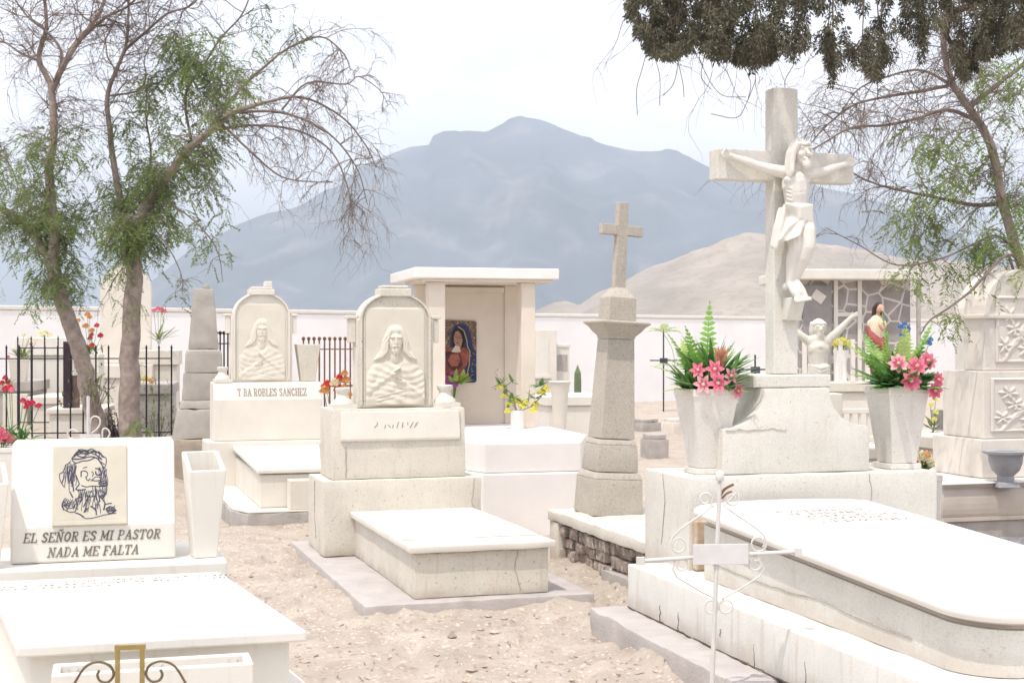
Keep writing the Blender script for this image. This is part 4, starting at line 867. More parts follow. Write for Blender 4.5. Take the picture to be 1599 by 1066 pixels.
PUR = thing('flower_bouquet', 'magenta and lime artificial bunch leaning against the veiled woman picture', 'flowers', sloc(.53, .80, .823))
mb = MB(); mb.tap(0, 0, 0, .09, .22, .12); mb.build('vase', 'white', PUR, .006)
mb = MB()
for k in range(9): puff(mb, (-.02+rr.uniform(-.08, .09), rr.uniform(-.05, .03), .50+rr.uniform(-.08, .09)), .045, rr, 8)
mb.build('bloom', 'purple', PUR, raw=True)
mb = MB()
for k in range(16): blade(mb, (rr.uniform(0, .1), 0, .45), (rr.uniform(-.2, 1), rr.uniform(-.6, .2), rr.uniform(.1, 1)), rr.uniform(.12, .22), .03)
mb.build('foliage', 'fernpale', PUR, raw=True)
mb = MB()
for k in range(6): mb.tube([(0, 0, .2), (rr.uniform(-.05, .08), rr.uniform(-.03, .03), .5)], .005, 4)
mb.build('stem', 'green', PUR)
YV = thing('flower_vase', 'white cylindrical vase with a drooping garland of yellow flowers before the shrine pillar', 'vase', sloc(1.05, -.05, .821))
mb = MB(); mb.lathe([(.062, 0), (.07, .01), (.07, .19), (.074, .2), (.064, .2), (.06, .03)], 0, 0, 18); mb.build('vase_body', 'white', YV, smooth=40)
S2 = .0068
for px, py, r in ((768, 603, .05), (774, 617, .05), (782, 630, .05), (795, 627, .055), (807, 628, .05), (822, 632, .055), (820, 640, .05), (832, 612, .06), (838, 607, .055), (802, 634, .05), (779, 641, .045), (788, 624, .045)):
    mb = MB(); puff(mb, ((px-794)*S2, rr.uniform(-.08, 0), (667-py)*S2), r*1.2, rr, 14); mb.build('bloom', 'yellow', YV, raw=True)
mb = MB()
for pts in (((794, 640), (780, 615), (768, 595), (760, 578), (765, 572)), ((794, 640), (785, 612), (772, 600), (768, 588)), ((796, 640), (815, 632), (830, 618), (838, 605)), ((796, 640), (812, 622), (813, 606)), ((775, 600), (790, 590)), ((768, 598), (774, 585))):
    mb.tube([((x-794)*S2, -.04, (667-z)*S2) for x, z in pts], .006, 5)
mb.build('stem', 'bark', YV)
mb = MB()
for _ in range(40):
    px, py = rr.choice(((775, 612), (785, 622), (800, 625), (822, 620), (832, 612), (768, 598), (787, 595), (830, 600))); blade(mb, ((px-794)*S2, -.04, (667-py)*S2), (rr.uniform(-1, 1), rr.uniform(-1, .4), rr.uniform(-.3, 1)), rr.uniform(.07, .14), .025)
mb.build('foliage', 'green', YV, raw=True)

# ------------------------------------------------------------------ tomb F (right edge)
Fm = thing('grave_monument', 'pinkish arched gravestone with carved lilies on a long marble chest, right edge', 'grave', (4.26, 12.9, 0), 17)
rs = [];
for o, z in [(0, .16), (.0, .2)]+[(-.02+.03*math.sin(t), .32-.13*math.cos(t)) for t in [math.pi*i/8 for i in range(9)]]+[(-.02, .46), (0, .465), (0, .49)]:
    rs.append([(-.57-o, -.25-o, z), (1.7, -.25-o, z), (1.7, 1.2, z), (-.57-o, 1.2, z)])
mb = MB(); mb.rings(rs); mb.build('chest', 'tan', Fm, .01)
mb = MB(); mb.box(-.54, 1.7, -.22, 1.2, -.1, .158); mb.build('chest_foot', 'concrete', Fm, .01)
mb = MB(); mb.box(-.60, 1.7, -.29, 1.2, .4905, .505); mb.build('chest_lid', 'marble', Fm, .006)
mb = MB(); mb.box(0, 1.05, 0, .78, .507, .86); mb.build('base_block', 'pinkstone', Fm, .012)
mb = MB(); mb.box(.05, 1.0, .04, .68, .863, 1.48); mb.build('middle_block', 'pinkstone', Fm, .01)
mb = MB(); n = 20; mb.pxz([(.10, 1.483), (.95, 1.483), (.95, 2.02)]+[(.525+.425*math.cos(math.pi*i/n), 2.02+.40*math.sin(math.pi*i/n)) for i in range(n+1)]+[(.10, 2.02)], .10, .42); mb.build('arched_stele', 'pinkstone', Fm, .01)
mb = MB(); mb.box(.06, .99, .07, .45, 1.96, 2.0); mb.build('impost', 'pinkstone', Fm, .008)
def lilies(u, v):
    H = np.zeros_like(u); fr = (np.minimum(np.minimum(u, 1-u), np.minimum(v, 1-v)*1.0)); H = np.maximum(H, .016*(fr < .05))
    H = smax(H, seg(u, v, (.15, .05), (.75, .95), .03, .02, .02), .004)
    r2 = random.Random(6)
    for k in range(9):
        cx_, cy_ = .15+.75*((k*.37) % 1), .2+.65*((k*.23+.1) % 1)
        for j in range(6): a = j*1.047+k; H = smax(H, eb(u, v, cx_+.07*math.cos(a), cy_+.07*math.sin(a), .07, .026, .024, a), .003)
    for k in range(5): H = smax(H, eb(u, v, .2+.14*k, .12+.16*k, .16, .03, .02, 1.2-.5*k), .004)
    return H
relief(lilies, .80, .50, .04, .12, .92, 80, 80).build('lily_carving', 'pinkstone', Fm, raw=True, smooth=60)
relief(lilies, .62, .62, .10, .215, 1.55, 80, 80).build('rose_carving', 'pinkstone', Fm, raw=True, smooth=60)
Uo = thing('stone_urn', 'grey cast-stone urn with a flared rim on the marble chest at the right edge', 'urn', at(1570, 751, 12.62)+Vector((0, 0, 0)))
mb = MB(); mb.lathe([(.07, 0), (.075, .02), (.07, .05), (.12, .10), (.145, .17), (.15, .235), (.20, .25), (.205, .27), (.185, .275), (.13, .262), (.11, .12)], 0, 0, 28); mb.build('urn_body', 'greyurn', Uo, smooth=50)
mb = MB(); mb.tap(0, 0, -.05, .20, -.001, .17); mb.build('urn_foot', 'greyurn', Uo, .006)
g = MB(); g.box(3.2, 8.5, 9.6, 12.2, -.3, .075); struct(g.build('gravel_bed', mat('dark_gravel', (.17, .16, .165), .95, .4, 60, bump=1.0, bs=45, speck=[((.36, .34, .33), 40, .75, .7)])))

# ------------------------------------------------------------------ obelisk G (left, grey)
G = thing('obelisk', 'weathered grey stele with a broken top on stepped stone blocks, behind the trees', 'monument', (gx(318, 16.8), 16.8, 0), 14)
mb = MB(); mb.frus(-.44, .5, -.45, .45, -.2, -.42, .48, -.43, .45, .62); rough(mb.build('lower_step', 'brownstone', G, .03), .016, .010, .07, 6)
mb = MB(); mb.frus(-.36, .42, -.36, .36, .623, -.30, .36, -.3, .3, .96); rough(mb.build('upper_step', 'greystone', G, .02), .016, .010, .07, 6)
mb = MB(); mb.tap(.0, 0, .963, .56, 1.06, .50); mb.tap(0, 0, 1.06, .48, 1.38, .46); rough(mb.build('die', 'greystone', G, .012), .016, .010, .07, 6)
mb = MB(); mb.tap(0, 0, 1.383, .43, 1.62, .41); mb.tap(0, 0, 1.62, .41, 1.655, .36); mb.build('collar_block', 'greystone', G, .012)
mb = MB(); mb.tap(0, 0, 1.658, .345, 2.37, .225); mb.box(-.01, .07, -.05, .05, 2.36, 2.415); rough(mb.build('shaft', 'greystone', G, .01), .016, .010, .07, 6)

# ------------------------------------------------------------------ iron crosses
WC = thing('iron_cross', 'thin white wrought-iron cross with scrolls and a blank name plate, standing front right', 'grave marker', (gx(1119, 6.5), 6.5, gh(gx(1119, 6.5), 6.5)-.02), 4)
u = 6.5/F
def wq(px, py): return ((px-1128)*u, 0, 1.75-(py-533)*u-WC.location.z)
mb = MB(); mb.tube([(-.03, 0, 0), wq(1128, 870), wq(1133, 752)], [.012, .0108, .010], 10); mb.lathe([(.0, wq(0, 752)[2]), (.018, wq(0, 750)[2]), (.022, wq(0, 744)[2]), (.016, wq(0, 736)[2]), (.0, wq(0, 733)[2])], wq(1133, 0)[0], 0, 12); mb.build('post', 'whiteiron', WC, smooth=50)
mb = MB(); mb.tube([wq(1010, 874), wq(1130, 867), wq(1255, 862)], .0095, 8)
for px, py in ((1008, 874), (1257, 862)): mb.frus(*sorted((wq(px-6, 0)[0], wq(px+6, 0)[0])), -.014, .014, wq(0, py+6)[2], *sorted((wq(px-6, 0)[0], wq(px+6, 0)[0])), -.014, .014, wq(0, py-6)[2])
mb.build('crossbar', 'whiteiron', WC, smooth=50)
mb = MB(); mb.box(wq(1089, 0)[0], wq(1177, 0)[0], -.020, -.0135, wq(0, 880)[2], wq(0, 848)[2]); mb.build('name_plate', mat('grey_enamel_plate', (.62, .60, .59), .5, .05, 20, bump=.1), WC, .002)
def scroll(pts_px, ca, ra, sa, cb, rb, sb_):
    pts = spiral(ca, ra[0], ra[1], sa[0], sa[1])[::-1]+[Vector(wq(*p)) for p in pts_px]+spiral(cb, rb[0], rb[1], sb_[0], sb_[1])
    return pts
def c2(px, py): w = wq(px, py); return (w[0], w[2])
rbig, rsm = 12*u, 4*u
for s, cxp in ((-1, 1131), (1, 1131)):
    f = lambda px: cxp+s*(px-cxp) if s > 0 else cxp-(px-cxp)
    # upper scroll : small curl by the post, diagonal, curl above the bar
    mb = MB()
    pts = spiral(c2(f(1152), 779), 5*u, 12*u, 0, s*1.15)+[Vector(wq(f(1139), 789)), Vector(wq(f(1150), 797)), Vector(wq(f(1190), 824)), Vector(wq(f(1203), 836))]+spiral(c2(f(1194), 849), 13*u, 9*u, (0.6 if s > 0 else math.pi-.6), -s*1.2)
    mb.tube(pts, .0046, 6); mb.build('scroll', 'whiteiron', WC, smooth=50)
    mb = MB()
    pts = spiral(c2(f(1190), 881), 6*u, 12*u, 2, -s*1.1)+[Vector(wq(f(1203), 888)), Vector(wq(f(1196), 900)), Vector(wq(f(1160), 922)), Vector(wq(f(1136), 934))]+spiral(c2(f(1143), 946), 12*u, 9*u, (math.pi*.6 if s > 0 else math.pi*.4), s*1.15)
    mb.tube(pts, .0046, 6); mb.build('scroll', 'whiteiron', WC, smooth=50)
mb = MB(); mb.tube(curve([wq(1133, 775), wq(1140, 764), wq(1150, 758), wq(1155, 756)], 5), .006, 6); mb.tube(curve([wq(1136, 778), wq(1144, 770), wq(1152, 767)], 5), .005, 6); mb.build('broken_bracket', 'rust', WC)
GC = thing('iron_cross', 'dull brass tube cross with thin wire scrolls, mostly below the bottom edge at left', 'grave marker', (gx(203, 4.3), 4.3, gh(gx(203, 4.3), 4.3)-.02), 3)
u = 4.3/F
def wq(px, py): return ((px-203)*u, 0, 1.75-(py-533)*u-GC.location.z)
mb = MB()
for x in (184, 222): mb.tube([wq(x, 1011)[:1]+(0, 0.0), wq(x, 1011)], .009, 4)
mb.tube([wq(180, 1010), wq(227, 1009)], .010, 4); mb.tube([wq(184, 1240), wq(222, 1240)], .009, 4); mb.build('tube_frame', 'brass', GC)
mb = MB(); mb.tube([wq(60, 1120), wq(184, 1120)], .009, 4); mb.tube([wq(222, 1120), wq(346, 1120)], .009, 4); mb.build('crossbar', 'brass', GC)
for s in (-1, 1):
    f = lambda px: 203+s*(px-203)
    mb = MB(); mb.tube(curve([wq(f(318), 1118), wq(f(290), 1068), wq(f(272), 1040), wq(f(252), 1032), wq(f(234), 1038), wq(f(228), 1052), wq(f(236), 1063), wq(f(248), 1062), wq(f(253), 1053), wq(f(250), 1045)], 6), .0042, 6); mb.build('wire_scroll', 'wire', GC, smooth=50)
BC = thing('iron_cross', 'white wrought-iron cross with curled ends rising behind the psalm headstone', 'grave marker', (gx(138, 9.4), 9.4, gh(gx(138, 9.4), 9.4)-.02), 5)
u = 9.4/F
def wq(px, py): return ((px-138)*u, 0, 1.75-(py-533)*u-BC.location.z)
mb = MB(); mb.tube([(0, 0, 0), wq(138, 618)], .012, 6); mb.build('post', 'whiteiron', BC)
mb = MB(); mb.tube([wq(72, 688), wq(204, 685)], .011, 6); mb.build('crossbar', 'whiteiron', BC)
mb = MB(); mb.box(wq(126, 0)[0], wq(157, 0)[0], -.018, -.0135, wq(0, 692)[2], wq(0, 677)[2]); mb.build('name_plate', 'whiteiron', BC)
for pts in (((140, 680), (141, 658), (147, 650), (155, 653), (156, 662), (150, 671), (143, 676)), ((160, 690), (160, 672), (166, 669), (171, 676), (168, 684)), ((122, 688), (108, 682), (107, 674), (114, 670), (122, 674))):
    mb = MB(); mb.tube(curve([wq(*p) for p in pts], 5), .006, 5); mb.build('scroll', 'whiteiron', BC)

# ------------------------------------------------------------------ fences
def fence(name, label, x0, y0, x1, y1, n, z0, h, m, fin=False, cap=None):
    o = thing(name, label, 'fence', (x0, y0, z0), math.degrees(math.atan2(y1-y0, x1-x0))); L = math.hypot(x1-x0, y1-y0)
    mb = MB(); mb.tube([(0, 0, .12), (L, 0, .12)], .011, 4); mb.tube([(0, 0, h-.13), (L, 0, h-.13)], .011, 4)
    if fin: mb.tube([(0, 0, h*.62), (L, 0, h*.62)], .018, 4)
    mb.build('rail', m, o)
    first = None
    for i in range(n+1):
        if first is None:
            mb = MB(); mb.tube([(0, 0, 0), (0, 0, h)], .012, 6)
            if fin: mb.ball((0, 0, h+.02), .028, 8)
            else: mb.lathe([(.012, h+.001), (.016, h+.015), (.001, h+.06)], 0, 0, 6)
            first = mb.build('picket', m, o)
        else: p = first.copy(); COL.objects.link(p); p.parent = o; p.location = (L*i/n, 0, 0)
    return o
fx = lambda px, Z: gx(px, Z)
fence('iron_fence', 'black iron fence of thin spikes in front of the left graves, around the twin trees', fx(-30, 19), 19.0, fx(268, 19.3), 19.3, 15, .40, 1.25, M['iron'])
fence('iron_fence', 'second black iron fence run standing just behind the front spiked one at left', fx(28, 22), 22.0, fx(112, 22), 22.0, 4, .38, 1.40, M['iron'])
fence('iron_fence', 'rusty iron fence with round knobs between the two arched gravestones', fx(474, 20), 20.0, fx(640, 21), 21.0, 21, .05, 1.72, M['rust'], True)
fence('iron_fence', 'short dark fence run with round knobs beside the grey stele', fx(338, 20), 20.0, fx(362, 20), 20.0, 4, .1, 1.75, M['iron'], True)
mb = MB(); mb.box(fx(-60, 19), fx(268, 19), 18.9, 19.06, .1, .43); k = mb.build('fence_kerb', mat('dark_kerb', (.16, .13, .14), .95, .3, 8, bump=.4), None, .015); tag(k, 'low dark kerb under the front black fence', 'kerb')

# ------------------------------------------------------------------ background, left
def slabgrave(label, px, Z, w, d, h, m, rz=8, head=0, group=None, z0=0, arch=False, cat='grave'):
    o = thing('low_grave', label, cat, (gx(px, Z), Z, z0), rz, group)
    mb = MB(); mb.box(-w/2, w/2, -d/2, d/2, -.3, h*.8); mb.build('grave_body', m, o, .015)
    mb = MB(); mb.box(-w/2-.04, w/2+.04, -d/2-.04, d/2+.04, h*.8+.003, h); mb.build('lid', m, o, .015)
    if head:
        mb = MB(); n = 14
        if arch: mb.pxz([(-w*.42, h+.003), (w*.42, h+.003), (w*.42, head-.42*w)]+[(w*.42*math.cos(math.pi*i/n), head-.42*w+w*.42*math.sin(math.pi*i/n)) for i in range(n+1)]+[(-w*.42, head-.42*w)], d/2-.3, d/2-.05)
        else: mb.box(-w*.42, w*.42, d/2-.3, d/2-.05, h+.003, head)
        mb.build('headstone', m, o, .015)
    return o
slabgrave('tall tan arched gravestone half hidden behind the right tree trunk', 192, 25, 1.05, 1.6, 1.15, M['pinkstone'], 10, 2.92, None, .2, True)
slabgrave('pale pink low grave block left of the leaning trunk', 95, 23.5, .72, 1.6, .62, M['pinkstone'], 10, 0, None, .25)
slabgrave('white boxy tomb behind the black fence at far left', 76, 26, .88, 1.4, 1.62, M['paint'], 10, 0, None, .2)
slabgrave('low white grave between fence and leaning trunk', 128, 21.5, .75, 1.4, .42, M['creamtop'], 10, 0, None, .35)
slabgrave('grey-white grave behind the fence, right of the right trunk', 238, 21.5, .62, 1.5, .78, M['concrete'], 10, 0, None, .35)
slabgrave('cream grave block behind the fence under the pink flower vase', 240, 25, .85, 1.0, 1.3, M['cream'], 10, 0, None, .3)
slabgrave('grey slab grave at the far left edge behind the fence', 10, 24, 1.1, 1.6, .85, M['greystone'], 10, 0, None, .25)
bp = thing('wooden_post', 'dark purple-brown square post beside the leaning trunk', 'post', (gx(106, 21), 21, .3), 12)
mb = MB(); mb.box(-.06, .06, -.06, .06, -.3, 1.45); mb.build('post_shaft', mat('dark_wood', (.05, .03, .04), .8, .3, 10, bump=.4), bp, .006)
mb = MB(); mb.box(.063, .17, -.03, .03, .15, .95); mb.build('side_board', mat('brown_board', (.16, .10, .09), .85, .3, 10, bump=.4), bp, .006)
sqpot('planter', 'grey-white tapered planter of wilted flowers above the far left fence', 'planter', (gx(30, 23.4), 23.4, .9), 12, .30, .2, .58, M['cream'], .04)
mb = MB(); mb.box(gx(30, 23.4)-.2, gx(30, 23.4)+.2, 23.2, 23.6, -.1, .898); tag(mb.build('pedestal_block', 'cream', None, .012), 'pale pedestal carrying the planter of wilted flowers', 'pedestal')
rr = random.Random(31)
def cloud(n, sx_, sz, cz, sy_=.08): return [(rr.gauss(0, sx_), rr.gauss(0, sy_), max(.02, cz+rr.gauss(0, sz))) for _ in range(n)]
posy('wilted pale roses with drooping leaves in the far left planter', (gx(30, 23.4), 23.4, 1.46), cloud(7, .16, .10, .28), .055, [M['paleyel'], M['pink'], M['paleyel']], rr, 16, .2, 'leafpale', .3)
posy('red and orange flowers above the fence beside the leaning trunk', (gx(141, 22.5), 22.5, 1.55), [((px-141)*.0101, rr.uniform(-.1, .1), (545-py)*.0101) for px, py in ((135, 485), (140, 489), (125, 494), (134, 503), (152, 502), (145, 510), (156, 518), (140, 522), (147, 533), (137, 537), (141, 516))], .07, [M['redfl'], M['rose'], M['redfl'], M['orange']], rr, 16, .2, 'green', .22)
mb = MB(); mb.box(gx(141, 22.5)-.17, gx(141, 22.5)+.17, 22.4, 22.7, -.1, 1.548); tag(mb.build('pedestal_block', 'creamtop', None, .012), 'pale pedestal under the red and orange flowers', 'pedestal')
posy('deep pink roses by the far left edge in front of the fence', (gx(22, 15.5), 15.5, .62), [((px-22)*.007, rr.uniform(-.1, .1), (695-py)*.007) for px, py in ((12, 608), (20, 611), (35, 628), (40, 632), (57, 636), (47, 632), (38, 638), (5, 610))], .055, [M['rose'], M['pink'], M['rose']], rr, 34, .3, 'green', .3)
posy('pale pink blossom at the far left edge below the roses', (gx(4, 13.5), 13.5, .75), [(-.02, 0, .12), (.04, -.03, .09), (.0, -.05, .06), (.07, 0, .05)], .07, M['pink'], rr, 10, .1)
for lab, px, Z, h in (('white tub holding the deep pink roses', 22, 15.5, .62), ('white tub at the left edge holding the pale pink blossom', 2, 13.5, .75)):
    sqpot('planter', lab, 'planter', (gx(px, Z), Z, gh(gx(px, Z), Z)-.03), 10, .30, .24, h+.03-gh(gx(px, Z), Z), M['paint'], .03, False)
posy('pink carnations in a pale vase right of the right trunk', (gx(248, 24.6), 24.6, 1.72), [(-.08, 0, .55), (-.02, .03, .58), (.05, -.02, .56), (.1, 0, .53)], .075, M['pink'], rr, 12, .1, 'leafpale', .45)
posy('yellow and rust flowers low behind the fence, right of the right trunk', (gx(232, 21), 21, .72), cloud(8, .12, .1, .42), .05, [M['orange'], M['yellow'], M['redfl']], rr, 26, .3, 'leaf', .35)
posy('small maroon and yellow bunch on the fence at far left', (gx(12, 19.1), 19.05, 1.05), [(0, -.04, .20), (.05, -.05, .15), (-.04, -.04, .13), (.02, -.06, .1)], .05, [M['rose'], M['yellow']], rr, 5, .08)
tag(posy('lone pale yellow blossom on the white boxy tomb at far left', (gx(70, 25.5), 25.5, 1.82), [(0, 0, .06), (.09, 0, .03), (-.08, .02, .04)], .08, M['paleyel'], rr, 3, .1, 'leafpale', .1), 'lone pale yellow blossom on the white boxy tomb at far left', 'flowers')
FIG = posy('peach and orange bunch behind the left finial of the central gravestone', (gx(527, 13), 13, .80), [((px-527)*.00586, rr.uniform(-.08, .05), (695-py)*.00586) for px, py in ((538, 585), (530, 592), (541, 596), (524, 600), (538, 606), (530, 610), (510, 603), (508, 612), (543, 618), (541, 630), (534, 622))], .06, [M['orange'], M['paleyel'], M['orange'], M['redfl']], rr, 14, .15, 'leafpale', .2)
sqpot('planter', 'pale planter holding the peach and orange bunch', 'planter', (gx(527, 13), 13, -.02), 15, .30, .22, .84, M['cream'], .03, False)

sh = thing('dry_shrub', 'dark dry shrub filling the gap between the feet of the twin trees', 'shrub', (gx(181, 18.1), 18.1, .40))
mb = MB(); rr = random.Random(77)
for _ in range(420):
    p = Vector((rr.gauss(0, .10), rr.gauss(0, .08), abs(rr.gauss(.12, .16)))); blade(mb, p, (rr.uniform(-1, 1), rr.uniform(-1, 1), rr.uniform(-.2, 1)), rr.uniform(.05, .11), .009)
mb.build('foliage', mat('dark_shrub_leaf', (.085, .065, .075), .8, .5, 8, bump=0, trans=.1), sh, raw=True)
mb = MB()
for _ in range(26): mb.tube([(rr.gauss(0, .05), rr.gauss(0, .04), -.1), (rr.gauss(0, .12), rr.gauss(0, .08), rr.uniform(.15, .5))], .006, 4)
mb.build('stem', 'twig', sh)
for lab, px, py0, Z, n_, w_ in (('pale green weedy bush right of the right trunk foot behind the fence', 246, 672, 20.2, 170, .22), ('small pale bush between the pink block and the leaning trunk', 122, 655, 21, 90, .16), ('bright sprig of leaves sprouting from the leaning trunk low down', 150, 628, 17.7, 60, .10)):
    bs_ = thing('bush', lab, 'shrub', at(px, py0, Z)); mb = MB()
    for _ in range(n_): blade(mb, (rr.gauss(0, w_), rr.gauss(0, w_*.6), abs(rr.gauss(.2, .22))), (rr.uniform(-1, 1), rr.uniform(-1, 1), rr.uniform(-.3, 1)), rr.uniform(.06, .13), .012)
    mb.build('foliage', rr.choice(('leafpale', 'leafright')), bs_, raw=True)
    mb = MB()
    for _ in range(12): mb.tube([(rr.gauss(0, .04), 0, -.2), (rr.gauss(0, w_), rr.gauss(0, .05), rr.uniform(.1, .4))], .005, 4)
    mb.build('stem', 'twig', bs_)
# ------------------------------------------------------------------ background, centre
T = slabgrave('low white tomb with a wide lid seen between shrine and obelisk', 885, 25, 1.15, 1.7, .82, M['paint'], 14, 0); 
fr = thing('framed_niche', 'beige upright stone with a recessed pale panel beside the shrine pillar', 'gravestone', (gx(845, 26.5), 26.5, 0), 12)
mb = MB(); mb.box(-.34, .30, 0, .3, 0, 1.97); mb.build('niche_frame', 'pinkstone', fr, .012)
mb = MB(); mb.box(-.28, .14, -.012, -.002, 1.12, 1.80); mb.build('niche_panel', 'creamtop', fr); 
mb = MB(); mb.box(-.31, .18, -.05, -.002, 1.06, 1.117); mb.build('niche_sill', 'pinkstone', fr, .006)
wt = thing('small_stele', 'small greyish-white upright stele behind the low white tomb', 'gravestone', (gx(877, 26.8), 26.8, 0), 12)
mb = MB(); mb.box(-.15, .15, 0, .2, 0, 1.64); mb.build('stele_body', 'creamtop', wt, .01)
mb = MB(); mb.box(-.17, .17, -.02, .22, 1.643, 1.70); mb.build('stele_cap', 'paint', wt, .008)
mb = MB(); mb.box(-.11, .11, -.012, -.002, 1.2, 1.5); mb.build('stele_plate', 'concrete', wt)
vz = thing('urn_planter', 'white round vase standing before the low white tomb', 'planter', (gx(874, 23.4), 23.4, 0))
mb = MB(); mb.lathe([(.13, 0), (.14, .04), (.10, .08), (.11, .5), (.15, .95), (.17, 1.06), (.185, 1.09), (.17, 1.1), (.14, 1.06), (.1, .7)], 0, 0, 20); mb.build('vase_body', 'creamtop', vz, smooth=45)
ca = thing('cactus', 'single grey-green column cactus against the white wall', 'plant', (gx(902, 27.5), 27.5, 0))
mb = MB(); n = 24; rs = []
for i in range(9):
    t = i/8; r = .062*math.sqrt(max(.02, 1-max(0, (t-.80)/.2)**2))*(1 if i < 8 else .4); rs.append([(r*(1+.14*(k % 2))*math.cos(2*math.pi*k/n), r*(1+.14*(k % 2))*math.sin(2*math.pi*k/n), (1.30*t if t < .8 else 1.04+.26*(t-.8)/.2)) for k in range(n)])
mb.rings(rs); mb.build('cactus_stem', mat('cactus_skin', (.15, .20, .10), .7, .2, 8, bump=.2), ca)
def leanpost(name, label, px, Z, ztop, arm, zarm, plate=True, m='iron'):
    o = thing(name, label, 'grave marker', (gx(px, Z), Z, 0), 5); mb = MB(); mb.tube([(0, 0, -.1), (0, 0, ztop)], .018, 6); mb.build('post', m, o)
    mb = MB(); mb.tube([(-arm, 0, zarm), (arm, 0, zarm)], .016, 6); mb.build('crossbar', m, o)
    if plate: mb = MB(); mb.box(-.10, .10, -.03, -.019, zarm-.08, zarm+.06); mb.build('name_plate', M['graypanel'] if m != 'iron' else mat('dark_plate', (.06, .05, .09), .6, .2, 9, bump=0), o)
    return o
ic = leanpost('iron_cross', 'thin dark iron cross hung with pale fern leaves before the white wall', 1036, 36, 2.05, .35, 1.27, True)
leanpost('iron_cross', 'small dark iron cross with a purple plate left of the tall crucifix', 1179, 30, 1.47, .36, 1.16)
PF_ = thing('fern_spray', 'faded yellow-green fern spray tied to the thin dark iron cross', 'plant', (gx(1036, 35.8), 35.8, 0))
rr = random.Random(12)
mb = MB()
for a in (-1.0, -.5, 0, .4, .9, 1.3): frond(mb, (0, 0, 1.98), (a, -.3, .28), .52, .15, rr, 1.2, 10)
for a in (-1.1, -.6, .6, 1.2): frond(mb, (.25, 0, 1.12), (a, -.3, .25), .55, .14, rr, .9, 10)
mb.build('fern_frond', 'fernpale', PF_, raw=True)
mb = MB(); blade(mb, (.3, -.05, .95), (.1, 0, -1), .5, .07, 0); blade(mb, (.35, -.08, .9), (-.2, 0, -1), .4, .06, 0); mb.build('yellow_leaf', 'yellow', PF_, raw=True)
mb = MB(); mb.tube(curve([(0, -.02, 1.95), (.2, -.02, 1.6), (.28, -.02, 1.2), (.25, -.02, .9)], 5), .008, 4); mb.build('stem', 'leafpale', PF_)
for lab, px, Z, w, h, m in (('grey concrete block lying right of the obelisk', 1022, 21.5, .30, .28, 'concrete'), ('flat grey slab lying beyond the concrete block', 1008, 28, .42, .16, 'concrete'), ('small pinkish stone block lying on the sand beyond the left lily pot', 1058, 27, .42, .22, 'pinkstone')):
    o = thing('concrete_block', lab, 'block', (gx(px, Z), Z, 0), 20); mb = MB(); mb.box(-w/2, w/2, -w*.6, w*.6, -.1, h); rough(mb.build('block_body', m, o), .008, .012, .08, 6); mb = MB(); mb.box(-w*.45, w*.4, -w*.5, w*.5, h+.002, h+.07); rough(mb.build('block_top', m, o), .008, .012, .08, 6)

# ------------------------------------------------------------------ background, right : mausoleum with altar
stonewall = mat('grey_rubble_facing', (.30, .27, .26), .9, .25, 3, bump=.4, stain=((.40, .35, .32), 2.5, .5, .7))
_t = stonewall.node_tree; _b = _t.nodes['Principled BSDF']; _src = _b.inputs['Base Color'].links[0].from_socket
_co = [n for n in _t.nodes if n.type == 'TEX_COORD'][0]; _v = _t.nodes.new('ShaderNodeTexVoronoi'); _v.feature = 'DISTANCE_TO_EDGE'; _v.inputs['Scale'].default_value = 3.4; _v.inputs['Randomness'].default_value = .85
_t.links.new(_co.outputs['Object'], _v.inputs['Vector']); _r = _t.nodes.new('ShaderNodeValToRGB'); _r.color_ramp.elements[0].position = .035; _r.color_ramp.elements[1].position = .055
_r.color_ramp.elements[0].color = (1, 1, 1, 1); _r.color_ramp.elements[1].color = (0, 0, 0, 1); _t.links.new(_v.outputs['Distance'], _r.inputs[0])
_m = _t.nodes.new('ShaderNodeMixRGB'); _m.inputs[2].default_value = (.60, .56, .52, 1); _t.links.new(_r.outputs[0], _m.inputs[0]); _t.links.new(_src, _m.inputs[1]); _t.links.new(_m.outputs[0], _b.inputs['Base Color'])
MZ = thing('mausoleum', 'small stone-faced mausoleum with pale joints and a flat white roof behind the crucifix', 'building', (gx(1248, 24.5), 24.5, 0), 4)
w_ = gx(1425, 24.5)-gx(1248, 24.5)
mb = MB(); mb.box(0, w_, 0, 2.2, -.1, 2.80); mb.build('wall', stonewall, MZ)
for x in (.60, 1.02):
    mb = MB(); mb.box(x, x+.07, -.03, -.003, 0, 2.80); mb.build('pilaster', 'creamtop', MZ)
mb = MB(); mb.box(.672, 1.018, -.03, -.003, 2.18, 2.25); mb.build('lintel', 'creamtop', MZ)
mb = MB(); mb.box(-.12, w_+.1, -.35, 2.4, 2.803, 2.98); mb.build('roof', 'creamtop', MZ, .02)
mb = MB(); mb.box(.06, .55, -.05, -.012, .9, 2.72); mb.build('side_panel', 'graypanel', MZ)
mb = MB(); XP = Matrix.Translation((.32, -.07, 2.52)) @ Matrix.Rotation(R(35), 4, 'Y'); mb.X = XP; mb.box(-.11, .11, 0, .015, -.085, .085); mb.build('notice', 'creamtop', MZ)
for x in (w_+.05,):
    mb = MB(); mb.box(x-.03, x+.03, -.30, -.24, 0, 2.80); mb.build('post', 'greystone', MZ)
AL = thing('altar', 'low white altar shelf with slim white posts in front of the mausoleum', 'altar', (gx(1250, 20.5), 20.5, 0), 4)
mb = MB(); mb.box(0, 1.35, 0, .55, -.1, 1.02); mb.build('altar_body', 'creamtop', AL, .015)
mb = MB(); mb.box(-.04, 1.40, -.05, .6, 1.023, 1.16); mb.build('altar_shelf', 'cream', AL, .012)
